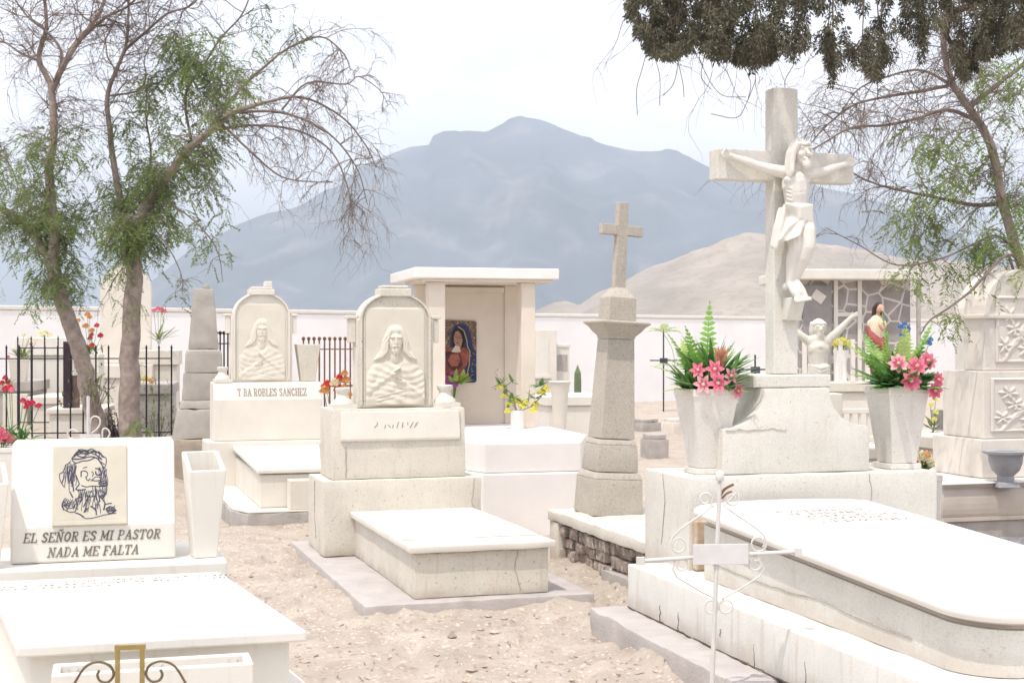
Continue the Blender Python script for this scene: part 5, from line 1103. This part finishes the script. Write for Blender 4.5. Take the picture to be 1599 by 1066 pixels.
for x in (.07, .60, .78, 1.0):
    mb = MB(); mb.box(x-.03, x+.03, .02, .08, 1.163, 1.78); mb.build('slim_post', 'paint', AL, .006)
# bust statue with raised arms (voxel sculpt)
Zs = 15.2; k_ = Zs/F
BS = thing('statue', 'stained pale statue of a crowned man with both arms raised, behind the tall cross', 'statue', (gx(1277, Zs), Zs, 0), 2)
def q2(px, py, y=0): return Vector(((px-1277)*k_, y, 1.75-(py-533)*k_))
b = MB(); b.chain((q2(1277, 600), .105), (q2(1277, 575), .095), (q2(1277, 548), .115)); b.chain((q2(1264, 533), .06), (q2(1277, 531), .075), (q2(1291, 533), .06)); b.ball(q2(1277, 545, -.03), (.125, .085, .10))
b.cap(q2(1277, 530), .05, q2(1278, 518), .045)
b.ball(q2(1278, 512, -.02), (.068, .078, .088)); b.cap(q2(1279, 512, -.09), .010, q2(1279, 515, -.105), .015, 8); b.ball(q2(1279, 522, -.055), (.042, .04, .06)); b.chain((q2(1266, 545, -.075), .02), (q2(1277, 541, -.10), .02), (q2(1288, 545, -.075), .02)); b.chain((q2(1268, 553, -.07), .018), (q2(1277, 549, -.095), .016), (q2(1286, 553, -.07), .018)); b.cap(q2(1273, 509, -.085), .010, q2(1285, 509, -.085), .010, 8)
for ch in (((1291, 533), (1310, 516), (1326, 499), (1332, 494)), ((1263, 533), (1246, 521), (1230, 507), (1222, 500))):
    b.chain((q2(*ch[0]), .05), (q2(*ch[1]), .042), (q2(*ch[2]), .028), (q2(*ch[3]), .026)); s = 1 if ch[0][0] > 1277 else -1
    for j in range(4): b.cap(q2(ch[3][0], ch[3][1]+(j-1.5)*2), .010, q2(ch[3][0]+s*7, ch[3][1]-5+(j-1.5)*2.4, -.03), .008, 6)
    b.cap(q2(ch[3][0]-s*2, ch[3][1]-2), .011, q2(ch[3][0]-s*1, ch[3][1]-8, -.02), .009, 6)
link('statue_body', remeshed(b, .011, 3), M['oldstatue'], BS)
b = MB(); b.ball(q2(1278, 509, 0), (.078, .082, .085))
for s in (-1, 1):
    for j in range(4): b.chain((q2(1278+s*8, 505, -.02+.03*j), .026), (q2(1278+s*9, 517, -.01+.03*j), .024), (q2(1278+s*8, 524, .0+.03*j), .016))
for j in range(12): a = j*.5236; a2 = a+.7; b.cap(q2(1278+11*math.cos(a), 505+(j % 2), .085*math.sin(a)), .014, q2(1278+11*math.cos(a2), 505+((j+1) % 2), .085*math.sin(a2)), .014, 6)
link('hair', remeshed(b, .011, 1), M['oldstatue'], BS)
b = MB(); rg = []
for i in range(8):
    t = i/7; rg.append([q2(1277+(15+2*t)*math.cos(a)*(1+.05*math.sin(7*a+5*t)), 568+t*46+2*math.sin(2*a), (.11+.01*t)*math.sin(a)*(1+.05*math.sin(7*a+5*t))) for a in [2*math.pi*j/30 for j in range(30)]])
b.rings(rg)
for j in range(5): b.chain((q2(1263, 570+j*5, -.09), .016), (q2(1277, 575+j*6, -.125), .016), (q2(1291, 571+j*5, -.09), .016))
link('loincloth', remeshed(b, .011, 1), M['oldstatue'], BS)
mb = MB(); mb.box(-.22, .22, -.18, .2, -.1, 1.20); mb.build('pedestal', 'creamtop', BS, .012)
# coloured statue
Zs = 21; k_ = Zs/F
CS = thing('statue', 'painted statue of a bearded man in cream robe and red mantle on the altar shelf', 'statue', (gx(1364, Zs), Zs-.25, 0), -10)
def q2(px, py, y=0): return Vector(((px-1364)*k_, y, 1.75-(py-533)*k_))
b = MB(); b.chain((q2(1362, 588), .135), (q2(1362, 550), .12), (q2(1362, 515), .12), (q2(1362, 502), .10)); b.ball(q2(1362, 506), (.15, .10, .10))
link('robe', remeshed(b, .018, 3), mat('cream_robe', (.66, .56, .42), .6, .12, 9, bump=.2), CS)
b = MB(); b.chain((q2(1352, 512, .02), .07), (q2(1358, 530, -.08), .08), (q2(1368, 540, -.11), .075), (q2(1374, 530, -.08), .05)); b.chain((q2(1358, 562, -.07), .085), (q2(1361, 580, -.06), .09))
link('mantle', remeshed(b, .018, 3), mat('red_mantle', (.30, .075, .065), .6, .25, 9, bump=.2), CS)
b = MB(); b.ball(q2(1367, 483, -.03), (.062, .068, .08)); b.cap(q2(1366, 490), .05, q2(1365, 498), .05); b.chain((q2(1373, 508, -.06), .04), (q2(1370, 514, -.15), .032), (q2(1366, 508, -.17), .026)); b.cap(q2(1370, 484, -.09), .012, q2(1371, 487, -.105), .014, 8)
for j in range(4): b.cap(q2(1366, 509+j*1.5, -.17), .010, q2(1363, 503+j*1.6, -.185), .008, 6)
link('head_and_hand', remeshed(b, .012, 2), mat('painted_flesh', (.55, .34, .24), .5, .1, 9, bump=.05), CS)
b = MB(); b.ball(q2(1365, 480, .0), (.072, .076, .08)); b.chain((q2(1360, 482, .02), .045), (q2(1359, 495, .03), .045), (q2(1358, 504, .03), .035)); b.ball(q2(1369, 490, -.075), (.03, .03, .035))
link('hair', remeshed(b, .012, 1), mat('dark_brown_hair', (.05, .025, .02), .6, .3, 20, bump=.1), CS)
mb = MB(); mb.lathe([(.16, q2(0, 607)[2]), (.19, q2(0, 600)[2]), (.17, q2(0, 592)[2]), (.15, q2(0, 588)[2])], 0, 0, 16); mb.build('blue_base', mat('blue_paint', (.07, .20, .38), .5, .2, 12, bump=.1), CS)
rr = random.Random(55)
posy('round mound of yellow flowers in a tall white holder beside the raised-arm statue', (gx(1322, 20.3), 20.65, 1.62), [((px-1322)*.0092, rr.uniform(-.1, .06), (545-py)*.0092) for px, py in ((1308, 532), (1314, 529), (1321, 530), (1328, 531), (1335, 534), (1311, 538), (1318, 536), (1326, 538), (1333, 539), (1321, 541))], .06, M['yellow'], rr, 6, .1)
hv = thing('flower_vase', 'tall white fluted holder under the mound of yellow flowers', 'vase', (gx(1322, 20.3), 20.65, 1.163)); mb = MB(); mb.lathe([(.10, 0), (.08, .03), (.085, .3), (.12, .46), (.10, .46), (.06, .1)], 0, 0, 14); mb.build('vase_body', 'white', hv, smooth=40)
posy('small magenta bunch at the hip of the raised-arm statue', (gx(1300, 19.9), 20.7, 1.163), [(0, 0, .32), (.05, -.03, .28), (-.03, -.03, .25)], .055, M['purple'], rr, 5, .05)
posy('bright blue flowers behind the fern of the right lily pot', (gx(1410, 20.8), 20.75, 1.163), [(-.05, 0, .78), (0, -.03, .82), (.05, 0, .76), (.38, 0, .60), (.36, .03, .54), (-.05, -.05, .65)], .07, mat('blue_petal', (.06, .22, .55), .5, .2, 12, bump=0), rr, 20, .2, 'fernpale', .5)
bal = thing('balustrade', 'low white balustrade with slim bars behind the crucifix tomb', 'railing', (gx(1312, 17.5), 17.5, 0), 10)
mb = MB(); mb.box(0, .62, 0, .08, .86, .92); mb.box(0, .62, 0, .08, .52, .58); mb.build('rail', 'paint', bal, .008)
for i in range(6):
    mb = MB(); mb.box(.03+i*.11, .06+i*.11, .02, .05, .583, .857); mb.build('bar', 'paint', bal)
mb = MB(); mb.box(-.03, .66, -.08, .16, -.1, .518); mb.build('balustrade_base', 'cream', bal, .012)
slabgrave('low pink-sided grave with a white lid right of the right lily pot', 1456, 16, .55, 1.2, .72, M['pinkstone'], 14)
slabgrave('pale grave slab under the balustrade behind the crucifix tomb', 1335, 15.6, .50, .9, .62, M['creamtop'], 14)
posy('yellow drooping flowers beside the low pink-sided grave', (gx(1452, 16.2), 16.1, .72), [(-.02, 0, .30), (.02, -.04, .22), (0, -.05, .14), (.03, 0, .36)], .045, M['yellow'], rr, 8, .06, 'leafpale', .2)
gv = thing('stone_urn', 'small dark grey urn on the low pink-sided grave', 'urn', (gx(1468, 16.4), 16.4, .721)); mb = MB(); mb.lathe([(.05, 0), (.03, .04), (.09, .12), (.11, .22), (.12, .24), (.09, .24), (.05, .1)], 0, 0, 16); mb.build('urn_body', 'greyurn', gv, smooth=45)
posy('cream and peach roses in a low white tub beside the marble chest', (gx(1439, 10.6), 10.6, .76), [((px-1439)*.0048, rr.uniform(-.06, .05), (745-py)*.0048+.02) for px, py in ((1428, 722), (1436, 718), (1444, 720), (1452, 722), (1426, 731), (1432, 737), (1441, 732), (1449, 735), (1455, 730), (1438, 726))], .042, [M['paleyel'], M['paleyel'], M['paleyel'], M['orange']], rr, 12, .1, 'green', .1)
sqpot('planter', 'low white tub holding the cream and peach roses', 'planter', (gx(1439, 10.6), 10.6, -.02), 17, .22, .18, .78, M['paint'], .025, False)
wa = thing('small_stele', 'white arched gravestone behind the pinkish one at the right edge', 'gravestone', (gx(1575, 15), 15, 0), 12)
mb = MB(); n = 16; mb.pxz([(-.5, 0), (.5, 0), (.5, 2.0)]+[(.5*math.cos(math.pi*i/n), 2.0+.5*math.sin(math.pi*i/n)) for i in range(n+1)]+[(-.5, 2.0)], 0, .22); mb.build('stele_body', 'paint', wa, .012)
mb = MB(); mb.box(-.6, .6, -.1, .32, -.1, .5); mb.build('stele_foot', 'paint', wa, .012)
# ------------------------------------------------------------------ trees
class Tree:
    def __init__(s, name, label, base, Z, seed, leafm='leaf', cat='tree', group=None):
        s.o = thing(name, label, cat, base, 0, group); s.base = Vector(base); s.Z = Z; s.r = random.Random(seed)
        s.wood = MB(); s.tw = MB(); s.lf = MB(); s.leafm = leafm
    def P(s, px, py, dy=0): return at(px, py, s.Z+dy)-s.base
    def limb(s, pts, r0, r1, n=7, k=5):
        c = curve(pts, k); m = len(c); thin = r0 < .042
        for i in range(1, m-1): c[i] = c[i]+Vector((s.r.gauss(0, 1), s.r.gauss(0, 1), s.r.gauss(0, 1)))*r0*.045
        (s.tw if thin else s.wood).tube(c, [r0+(r1-r0)*i/(m-1) for i in range(m)], 5 if thin else n); return c
    def pin(s, p, d, L, n=7):   # pinnate leaf
        d, u, w = frame(d); q = p.copy(); hang = Vector((0, 0, -1))
        for i in range(n):
            q = q+d*L/n; d = (d+hang*.12).normalized()
            for sg in (-1, 1):
                l = L*s.r.uniform(.18, .30); e = (u*sg*.8+d*.75+w*s.r.uniform(-.4, .4)).normalized(); f = e.cross(d); f = f.normalized() if f.length > .01 else w
                f = (f+w*s.r.uniform(-1, 1)).normalized()*l*.15
                s.lf.add([q, q+e*l*.5-f, q+e*l, q+e*l*.5+f], [(0, 1, 2, 3)])
    def grow(s, p, d, L, r, lev, droop, leafy, nch=5, maxlev=2):
        n = 6 if lev < maxlev else 5; pts = [p.copy()]; d = Vector(d).normalized(); q = p.copy(); rr = s.r
        for i in range(n):
            d = (d+Vector((rr.gauss(0, .22), rr.gauss(0, .22), rr.gauss(0, .18)-droop*(i/n)*(1+.5*lev)))).normalized(); q = q+d*L/n; pts.append(q.copy())
        s.tw.tube(pts, [r*(1-.65*i/n) for i in range(n+1)], 4 if lev == 0 else 3)
        if lev < maxlev:
            for k in range(nch):
                i = rr.randint(1, n); t = (pts[i]-pts[i-1]).normalized(); e = (t+Vector((rr.gauss(0, .75), rr.gauss(0, .75), rr.gauss(0, .5)))).normalized()
                s.grow(pts[i], e, L*rr.uniform(.4, .75), r*.55, lev+1, droop, leafy, max(2, nch-1), maxlev)
        ac = leafy(pts[-1]+s.base)
        for i in range(1, n+1):
            if rr.random() < ac*(.28+.30*(lev > 0)):
                for _ in range(rr.choice((0, 1, 1))):
                    e = Vector((rr.gauss(0, .7), rr.gauss(0, .7), rr.gauss(-.55, .4))); s.pin(pts[i], e, rr.uniform(.14, .26))
    def sprout(s, c, cnt, L, r, droop, leafy, lo=.1, up=.2, nch=5, maxlev=2, spread=.8):
        for _ in range(cnt):
            i = s.r.randint(int(len(c)*lo), len(c)-2); t = (c[i+1]-c[i]).normalized()
            e = (t*.6+Vector((s.r.gauss(0, spread), s.r.gauss(0, spread), s.r.gauss(up, spread*.8)))).normalized()
            s.grow(c[i], e, L*s.r.uniform(.6, 1.25), r, 0, droop, leafy, nch, maxlev)
    def done(s, bark='bark'):
        s.wood.build('trunk', bark, s.o, smooth=60); s.tw.build('branches', 'twig', s.o, raw=True)
        if s.lf.v: s.lf.build('foliage', s.leafm, s.o, raw=True)
def pxof(p): return 799.5+p.x/p.y*F, 533-(p.z-1.75)/p.y*F
def zone(*blobs):
    def f(p):
        x, y = pxof(p); return max([0]+[a*max(0, 1-((x-cx)/rx)**2-((y-cy)/ry)**2)**.35 if ((x-cx)/rx)**2+((y-cy)/ry)**2 < 1 else 0 for cx, cy, rx, ry, a in blobs])
    return f
# twin trees, left
T1 = Tree('pepper_tree', 'leaning pepper tree at far left, trunk bent to the left with bare upper twigs', at(158, 694, 18), 18, 11, group='twin pepper trees')
P = T1.P
lz = zone((75, 390, 100, 95, 1.0), (40, 290, 100, 90, .55), (150, 320, 60, 110, .5), (70, 470, 60, 40, .7), (20, 330, 70, 60, .6), (155, 620, 25, 35, .5), (110, 240, 50, 60, .4))
tr = T1.limb([P(160, 700), P(150, 655), P(138, 610), P(128, 560), P(108, 503), P(92, 455), P(82, 412, .05)], .125, .085, 10)
up = T1.limb([P(82, 412, .05), P(86, 360, .0), P(79, 310, -.1), P(77, 262, -.1), P(84, 215, 0), P(83, 165, 0), P(80, 130, 0)], .075, .04, 8)
lb = T1.limb([P(80, 408, .05), P(58, 374, .2), P(30, 346, .4), P(0, 325, .5), P(-45, 290, .6), P(-90, 240, .8)], .06, .025)
f1 = T1.limb([P(80, 132), P(62, 95, .2), P(66, 65, .3), P(73, 40, .3), P(68, -20, .4), P(60, -80, .5)], .04, .015)
f2 = T1.limb([P(82, 140), P(100, 102, -.2), P(122, 66, -.3), P(145, 36, -.5), P(162, 5, -.6), P(172, -60, -.7)], .045, .015)
f3 = T1.limb([P(95, 105, -.1), P(95, 78), P(75, 52, .1), P(45, 28, .2), P(20, -5, .3)], .022, .01)
f4 = T1.limb([P(122, 66, -.3), P(165, 28, -.3), P(200, 10, -.2), P(235, -25, -.2)], .022, .01)
f5 = T1.limb([P(62, 95, .2), P(35, 85, .3), P(0, 65, .5), P(-40, 80, .6)], .018, .008)
f6 = T1.limb([P(-45, 290, .6), P(-10, 240, .5), P(18, 262, .3), P(30, 300, .2)], .014, .006)
for c, n, L in ((f1, 14, .8), (f2, 18, .9), (f3, 10, .7), (f4, 14, .7), (f5, 10, .6), (up, 18, .75)): T1.sprout(c, n, L, .008, .05, lz, .15, .25, 6)
T1.sprout(up, 20, .55, .008, .22, lz, .0, .0, 4); T1.sprout(lb, 14, .6, .009, .2, lz, .05, .1, 4); T1.sprout(up, 10, .5, .008, .32, lz, 0, -.2, 4); T1.sprout(f6, 6, .5, .006, .2, lz)
T1.sprout(tr, 12, .42, .006, .3, lz, .70, -.1, 4); T1.sprout(tr, 3, .3, .005, .3, lz, .1, 0, 3)
T1.done()
T2 = Tree('pepper_tree', 'upright pepper tree right of the leaning one, bare branches drooping over the mountain', at(207, 692, 17.8), 17.8, 5, group='twin pepper trees')
P = T2.P
lz = zone((215, 330, 70, 90, 1.0), (300, 250, 60, 80, .5), (215, 240, 70, 70, .55), (300, 350, 60, 70, .6), (250, 180, 60, 60, .45), (330, 100, 70, 55, .8), (420, 60, 55, 60, .35), (205, 440, 55, 45, .6), (345, 420, 24, 35, .9), (285, 450, 20, 30, .7), (255, 165, 40, 60, .3), (230, 640, 30, 50, .7), (270, 60, 25, 22, .5), (350, 160, 50, 40, .5), (220, 470, 60, 35, .5))
tr = T2.limb([P(206, 702), P(203, 665), P(202, 610), P(203, 550), P(206, 490), P(209, 430), P(207, 385), P(214, 352), P(230, 320)], .145, .075, 10)
a = T2.limb([P(230, 320), P(260, 277, -.1), P(295, 232, -.2), P(330, 204, -.3), P(365, 176, -.4), P(410, 161, -.5)], .065, .025, 8)
a1 = T2.limb([P(410, 161, -.5), P(470, 152, -.6), P(530, 180, -.6), P(568, 222, -.6), P(588, 262, -.6)], .017, .006)
a2 = T2.limb([P(328, 206, -.3), P(366, 150, -.1), P(415, 103, 0), P(450, 76, .1), P(500, 58, .2), P(535, 82, .2), P(548, 110, .2)], .022, .006)
a3 = T2.limb([P(330, 204, -.3), P(400, 196, 0), P(470, 206, .2), P(520, 240, .3), P(545, 300, .3), P(552, 350, .3)], .019, .005)
a4 = T2.limb([P(365, 176, -.4), P(440, 176, -.6), P(510, 206, -.8), P(556, 260, -.9), P(574, 320, -.9)], .019, .005)
a5 = T2.limb([P(345, 192, -.3), P(395, 240, -.5), P(440, 276, -.6), P(490, 284, -.6), P(520, 284, -.6)], .016, .005)
a6 = T2.limb([P(440, 172, -.3), P(480, 130, -.2), P(540, 132, -.1), P(560, 120, 0), P(592, 140, 0), P(606, 164, 0)], .013, .004)
a7 = T2.limb([P(262, 275), P(290, 262, .3), P(320, 258, .5), P(345, 266, .6)], .018, .006)
a8 = T2.limb([P(300, 225), P(290, 150, .2), P(320, 100, .3), P(345, 60, .4), P(380, 20, .5), P(400, -40, .5)], .02, .008)
b = T2.limb([P(209, 400), P(190, 320, .3), P(177, 250, .4), P(172, 205, .4), P(168, 150, .4), P(182, 110, .3), P(197, 72, .3), P(201, 20, .3), P(200, -50, .3)], .05, .012)
b2 = T2.limb([P(194, 80, .3), P(226, 52, .1), P(262, 22, 0), P(300, 8, 0), P(330, -30, 0)], .022, .008)
b3 = T2.limb([P(172, 150, .4), P(215, 142, .4), P(228, 120, .3), P(226, 90, .3), P(250, 50, .2)], .014, .006)
b4 = T2.limb([P(230, 320), P(236, 240, .3), P(228, 180, .4), P(232, 120, .4)], .02, .007)
for c, n, L in ((a1, 20, .45), (a2, 20, .6), (a3, 20, .58), (a4, 20, .55), (a5, 9, .5), (a6, 11, .28), (a7, 7, .5)): T2.sprout(c, n, L, .007, .34, lz, .1, .12, 5)
T2.sprout(a, 14, .7, .009, .2, lz, .2, .3, 5); T2.sprout(a8, 16, .6, .008, .12, lz, .1, .2, 5)
T2.sprout(b, 32, .75, .007, .06, lz, .1, .25, 6); T2.sprout(b2, 16, .7, .008, .1, lz); T2.sprout(b3, 6, .5, .006, .1, lz); T2.sprout(b4, 10, .5, .007, .15, lz)
T2.sprout(tr, 26, .55, .008, .3, lz, .62, -.05, 4); T2.sprout(a, 22, .5, .007, .32, lz, 0, -.1, 4); T2.sprout(tr, 5, .35, .006, .2, lz, .05, .2, 3)
g = T2.limb([P(240, 310), P(285, 330, -.4), P(325, 368, -.5), P(342, 400, -.5), P(348, 440, -.5)], .012, .004); T2.sprout(g, 7, .3, .005, .4, lz, .3, -.3, 3, 1)
g = T2.limb([P(225, 335), P(262, 385, -.5), P(282, 425, -.5), P(286, 455, -.5)], .010, .004); T2.sprout(g, 5, .28, .005, .4, lz, .4, -.3, 3, 1)
T2.done()
# pepper tree, right
T3 = Tree('pepper_tree', 'pepper tree at the right edge with thin bare twigs hanging over the crucifix', at(1700, 850, 13.5), 13.5, 23)
P = T3.P
lz = zone((1480, 270, 70, 60, .5), (1570, 360, 50, 80, .5), (1575, 130, 60, 60, .5), (1440, 360, 60, 60, .35), (1500, 390, 80, 40, .45), (1470, 420, 60, 40, .35), (1480, 500, 40, 40, .5), (1430, 430, 40, 30, .8), (1560, 230, 60, 60, .6), (1590, 430, 40, 40, .5), (1510, 470, 60, 40, .25))
tr = T3.limb([P(1700, 850), P(1665, 660), P(1625, 500), P(1592, 405), P(1568, 324), P(1546, 225), P(1512, 168), P(1484, 122), P(1474, 60), P(1484, -40)], .062, .024, 9)
l1 = T3.limb([P(1525, 188), P(1480, 172, -.2), P(1430, 186, -.3), P(1380, 196, -.4), P(1330, 200, -.5), P(1282, 226, -.5), P(1240, 250, -.5)], .022, .005)
l2 = T3.limb([P(1490, 132), P(1440, 142, .2), P(1380, 152, .3), P(1330, 166, .4), P(1285, 202, .4), P(1258, 235, .4)], .020, .005)
l3 = T3.limb([P(1566, 318), P(1520, 320, .3), P(1470, 310, .4), P(1420, 300, .5), P(1375, 290, .5), P(1325, 268, .5)], .024, .005)
l4 = T3.limb([P(1586, 390), P(1555, 368, -.2), P(1522, 380, -.3), P(1471, 403, -.4), P(1401, 414, -.5), P(1340, 382, -.5), P(1290, 356, -.5)], .013, .004)
l5 = T3.limb([P(1600, 420), P(1572, 398, -.4), P(1520, 450, -.7), P(1482, 480, -.8), P(1452, 500, -.9), P(1437, 522, -.9)], .015, .007)
l6 = T3.limb([P(1575, 398, -.2), P(1590, 440, -.3), P(1612, 462, -.3)], .016, .007)
l7 = T3.limb([P(1512, 168), P(1560, 130, .3), P(1610, 90, .5), P(1650, 40, .6)], .03, .012)
l8 = T3.limb([P(1495, 140), P(1440, 110, .3), P(1385, 120, .4), P(1340, 140, .5), P(1310, 180, .5)], .016, .005)
for c, n in ((l1, 26), (l2, 24), (l3, 16), (l8, 14)): T3.sprout(c, n, .55, .006, .40, lz, .15, .0, 5)
T3.sprout(l4, 12, .36, .005, .42, lz, .05, -.1, 4); T3.sprout(l5, 9, .22, .004, .45, lz, .1, -.2, 3, 1); T3.sprout(l6, 3, .25, .004, .4, lz, 0, 0, 3)
T3.sprout(tr, 34, .5, .006, .28, lz, .38, .05, 5); T3.sprout(tr, 46, .55, .005, .35, lambda p: 0, .45, .0, 6); T3.sprout(l7, 16, .45, .006, .2, lz, .05, .1, 4); T3.sprout(l3, 14, .4, .005, .35, lz, 0, -.1, 4)
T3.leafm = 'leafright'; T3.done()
# cypress, top right
T4 = Tree('cypress_tree', 'dark cypress whose shaggy lower branches hang into the top right corner', at(1990, 965, 9), 9, 41, 'cypress')
P = T4.P
tr = T4.limb([P(1990, 985), P(1985, 700), P(1975, 400), P(1970, 100), P(1960, -300), P(1955, -800)], .22, .10, 10)
arms = [T4.limb([P(1970, -60), P(1800, -40, -.1), P(1600, -35, -.2), P(1400, -25, -.3), P(1200, -20, -.3), P(1060, 0, -.3)], .06, .010),
        T4.limb([P(1965, -160), P(1780, -120, .3), P(1560, -60, .5), P(1350, -50, .5), P(1150, -40, .4), P(1040, -10, .3)], .06, .012),
        T4.limb([P(1972, 40), P(1850, 20, .2), P(1700, 10, .3), P(1560, 0, .3), P(1480, 30, .3), P(1495, 100, .3)], .05, .012)]
CON = [(975, 20), (990, 36), (1002, 66), (1022, 90), (1046, 97), (1076, 86), (1100, 82), (1122, 97), (1150, 100), (1182, 108), (1200, 97), (1216, 84), (1240, 98), (1256, 84), (1278, 76), (1292, 96), (1300, 136), (1312, 100), (1328, 88), (1346, 118), (1366, 130), (1382, 122), (1396, 60), (1422, 70), (1436, 98), (1448, 60), (1474, 52), (1492, 124), (1506, 128), (1524, 98), (1548, 92), (1570, 88), (1600, 72), (1700, 60)]
rr = T4.r
def tuft(px, py, dz, L, rad, nb):   # shaggy drooping spray of scale leaves
    c = P(px, py, dz); lean = Vector((rr.uniform(-.35, .35), rr.uniform(-.3, .3), -1)).normalized()
    T4.tw.tube([c, c+lean*L*.6, c+lean*L], [.004, .003, .001], 3)
    for _ in range(int(nb*2.6)):
        t = rr.random(); ang = rr.uniform(0, 6.28); o = Vector((math.cos(ang), math.sin(ang), rr.uniform(-.9, .35))); k = rad*(.35+.65*math.sin(math.pi*min(1, .15+t*.8)))
        p = c+lean*L*t+o*k*rr.random()**.6*.6; e = (o*.9+lean*.7+Vector((rr.gauss(0, .3), rr.gauss(0, .3), rr.gauss(0, .3)))).normalized(); l = rr.uniform(.012, .034)
        f = e.orthogonal().normalized(); f = (Matrix.Rotation(rr.uniform(0, 6.28), 3, e) @ f)*l*rr.uniform(.11, .18)
        T4.lf.add([p-f*.6, p+e*l*.5-f, p+e*l, p+e*l*.5+f, p+f*.6], [(0, 1, 2, 3, 4)])
cnt = 0
while cnt < 700:
    px = rr.uniform(985, 1690); bot = interp(CON, px); py = rr.uniform(-70, bot)
    L = rr.uniform(18, 34)*.00405
    if py+L/.00405*1.0 > bot: py = bot-L/.00405-rr.uniform(0, 6)
    gap = 1215 < px < 1480
    if gap and py > -15 and rr.random() < .62: continue
    
    tuft(px, py, rr.uniform(-.5, .6), L, rr.uniform(.05, .085), 62); cnt += 1
for px, bot in ((1242, 98), (1300, 138), (1298, 110), (1350, 116), (1368, 130), (1376, 122), (1437, 98), (1495, 124), (1503, 128), (1500, 90), (1024, 88), (1046, 96), (1180, 106), (1178, 118), (1440, 70)):
    for k in range(3): tuft(px+rr.uniform(-4, 4), bot-30-16*k, rr.uniform(-.2, .2), .12, .045, 55)
    T4.tw.tube([P(px, -20), P(px+rr.uniform(-8, 8), bot-60), P(px, bot-20)], [.006, .004, .002], 4)
for pts in (((1010, 80), (1002, 110), (994, 140), (995, 180)), ((1022, 90), (1030, 120), (1030, 165)), ((1060, 90), (1052, 130), (1035, 150)), ((1058, 95), (1066, 130), (1068, 152)), ((1180, 125), (1166, 160), (1150, 184), (1110, 178)), ((1160, 100), (1172, 130), (1168, 155)), ((1090, 90), (1110, 130), (1130, 150), (1165, 152)), ((1240, 100), (1225, 130), (1235, 160)), ((1100, 85), (1095, 120), (1110, 140))):
    T4.tw.tube(curve([P(*p) for p in pts], 5), .0028, 3)
for _ in range(46):
    px = rr.uniform(990, 1480); T4.grow(P(px, interp(CON, px)-rr.uniform(4, 40), rr.uniform(-.4, .5)), (rr.gauss(0, .5), rr.gauss(0, .5), -.9), rr.uniform(.16, .42), .0022, 0, .25, lambda p: 0, 4, 1)
for c in arms: T4.sprout(c, 14, .5, .005, .25, lambda p: 0, .1, 0, 4)
T4.done('barkdark')
# ------------------------------------------------------------------ haze
mb = MB(); mb.box(-8500, 8500, -8500, 8500, -8, 420)
hz = mb.build('haze', bpy.data.materials.new('haze_air')); struct(hz, 'stuff')
hmz = bpy.data.materials['haze_air']; hmz.use_nodes = True; t = hmz.node_tree; t.nodes.clear()
ou = t.nodes.new('ShaderNodeOutputMaterial'); pv = t.nodes.new('ShaderNodeVolumePrincipled')
pv.inputs['Color'].default_value = (.76, .88, 1, 1); pv.inputs['Density'].default_value = .00050; pv.inputs['Anisotropy'].default_value = .0
t.links.new(pv.outputs[0], ou.inputs['Volume'])
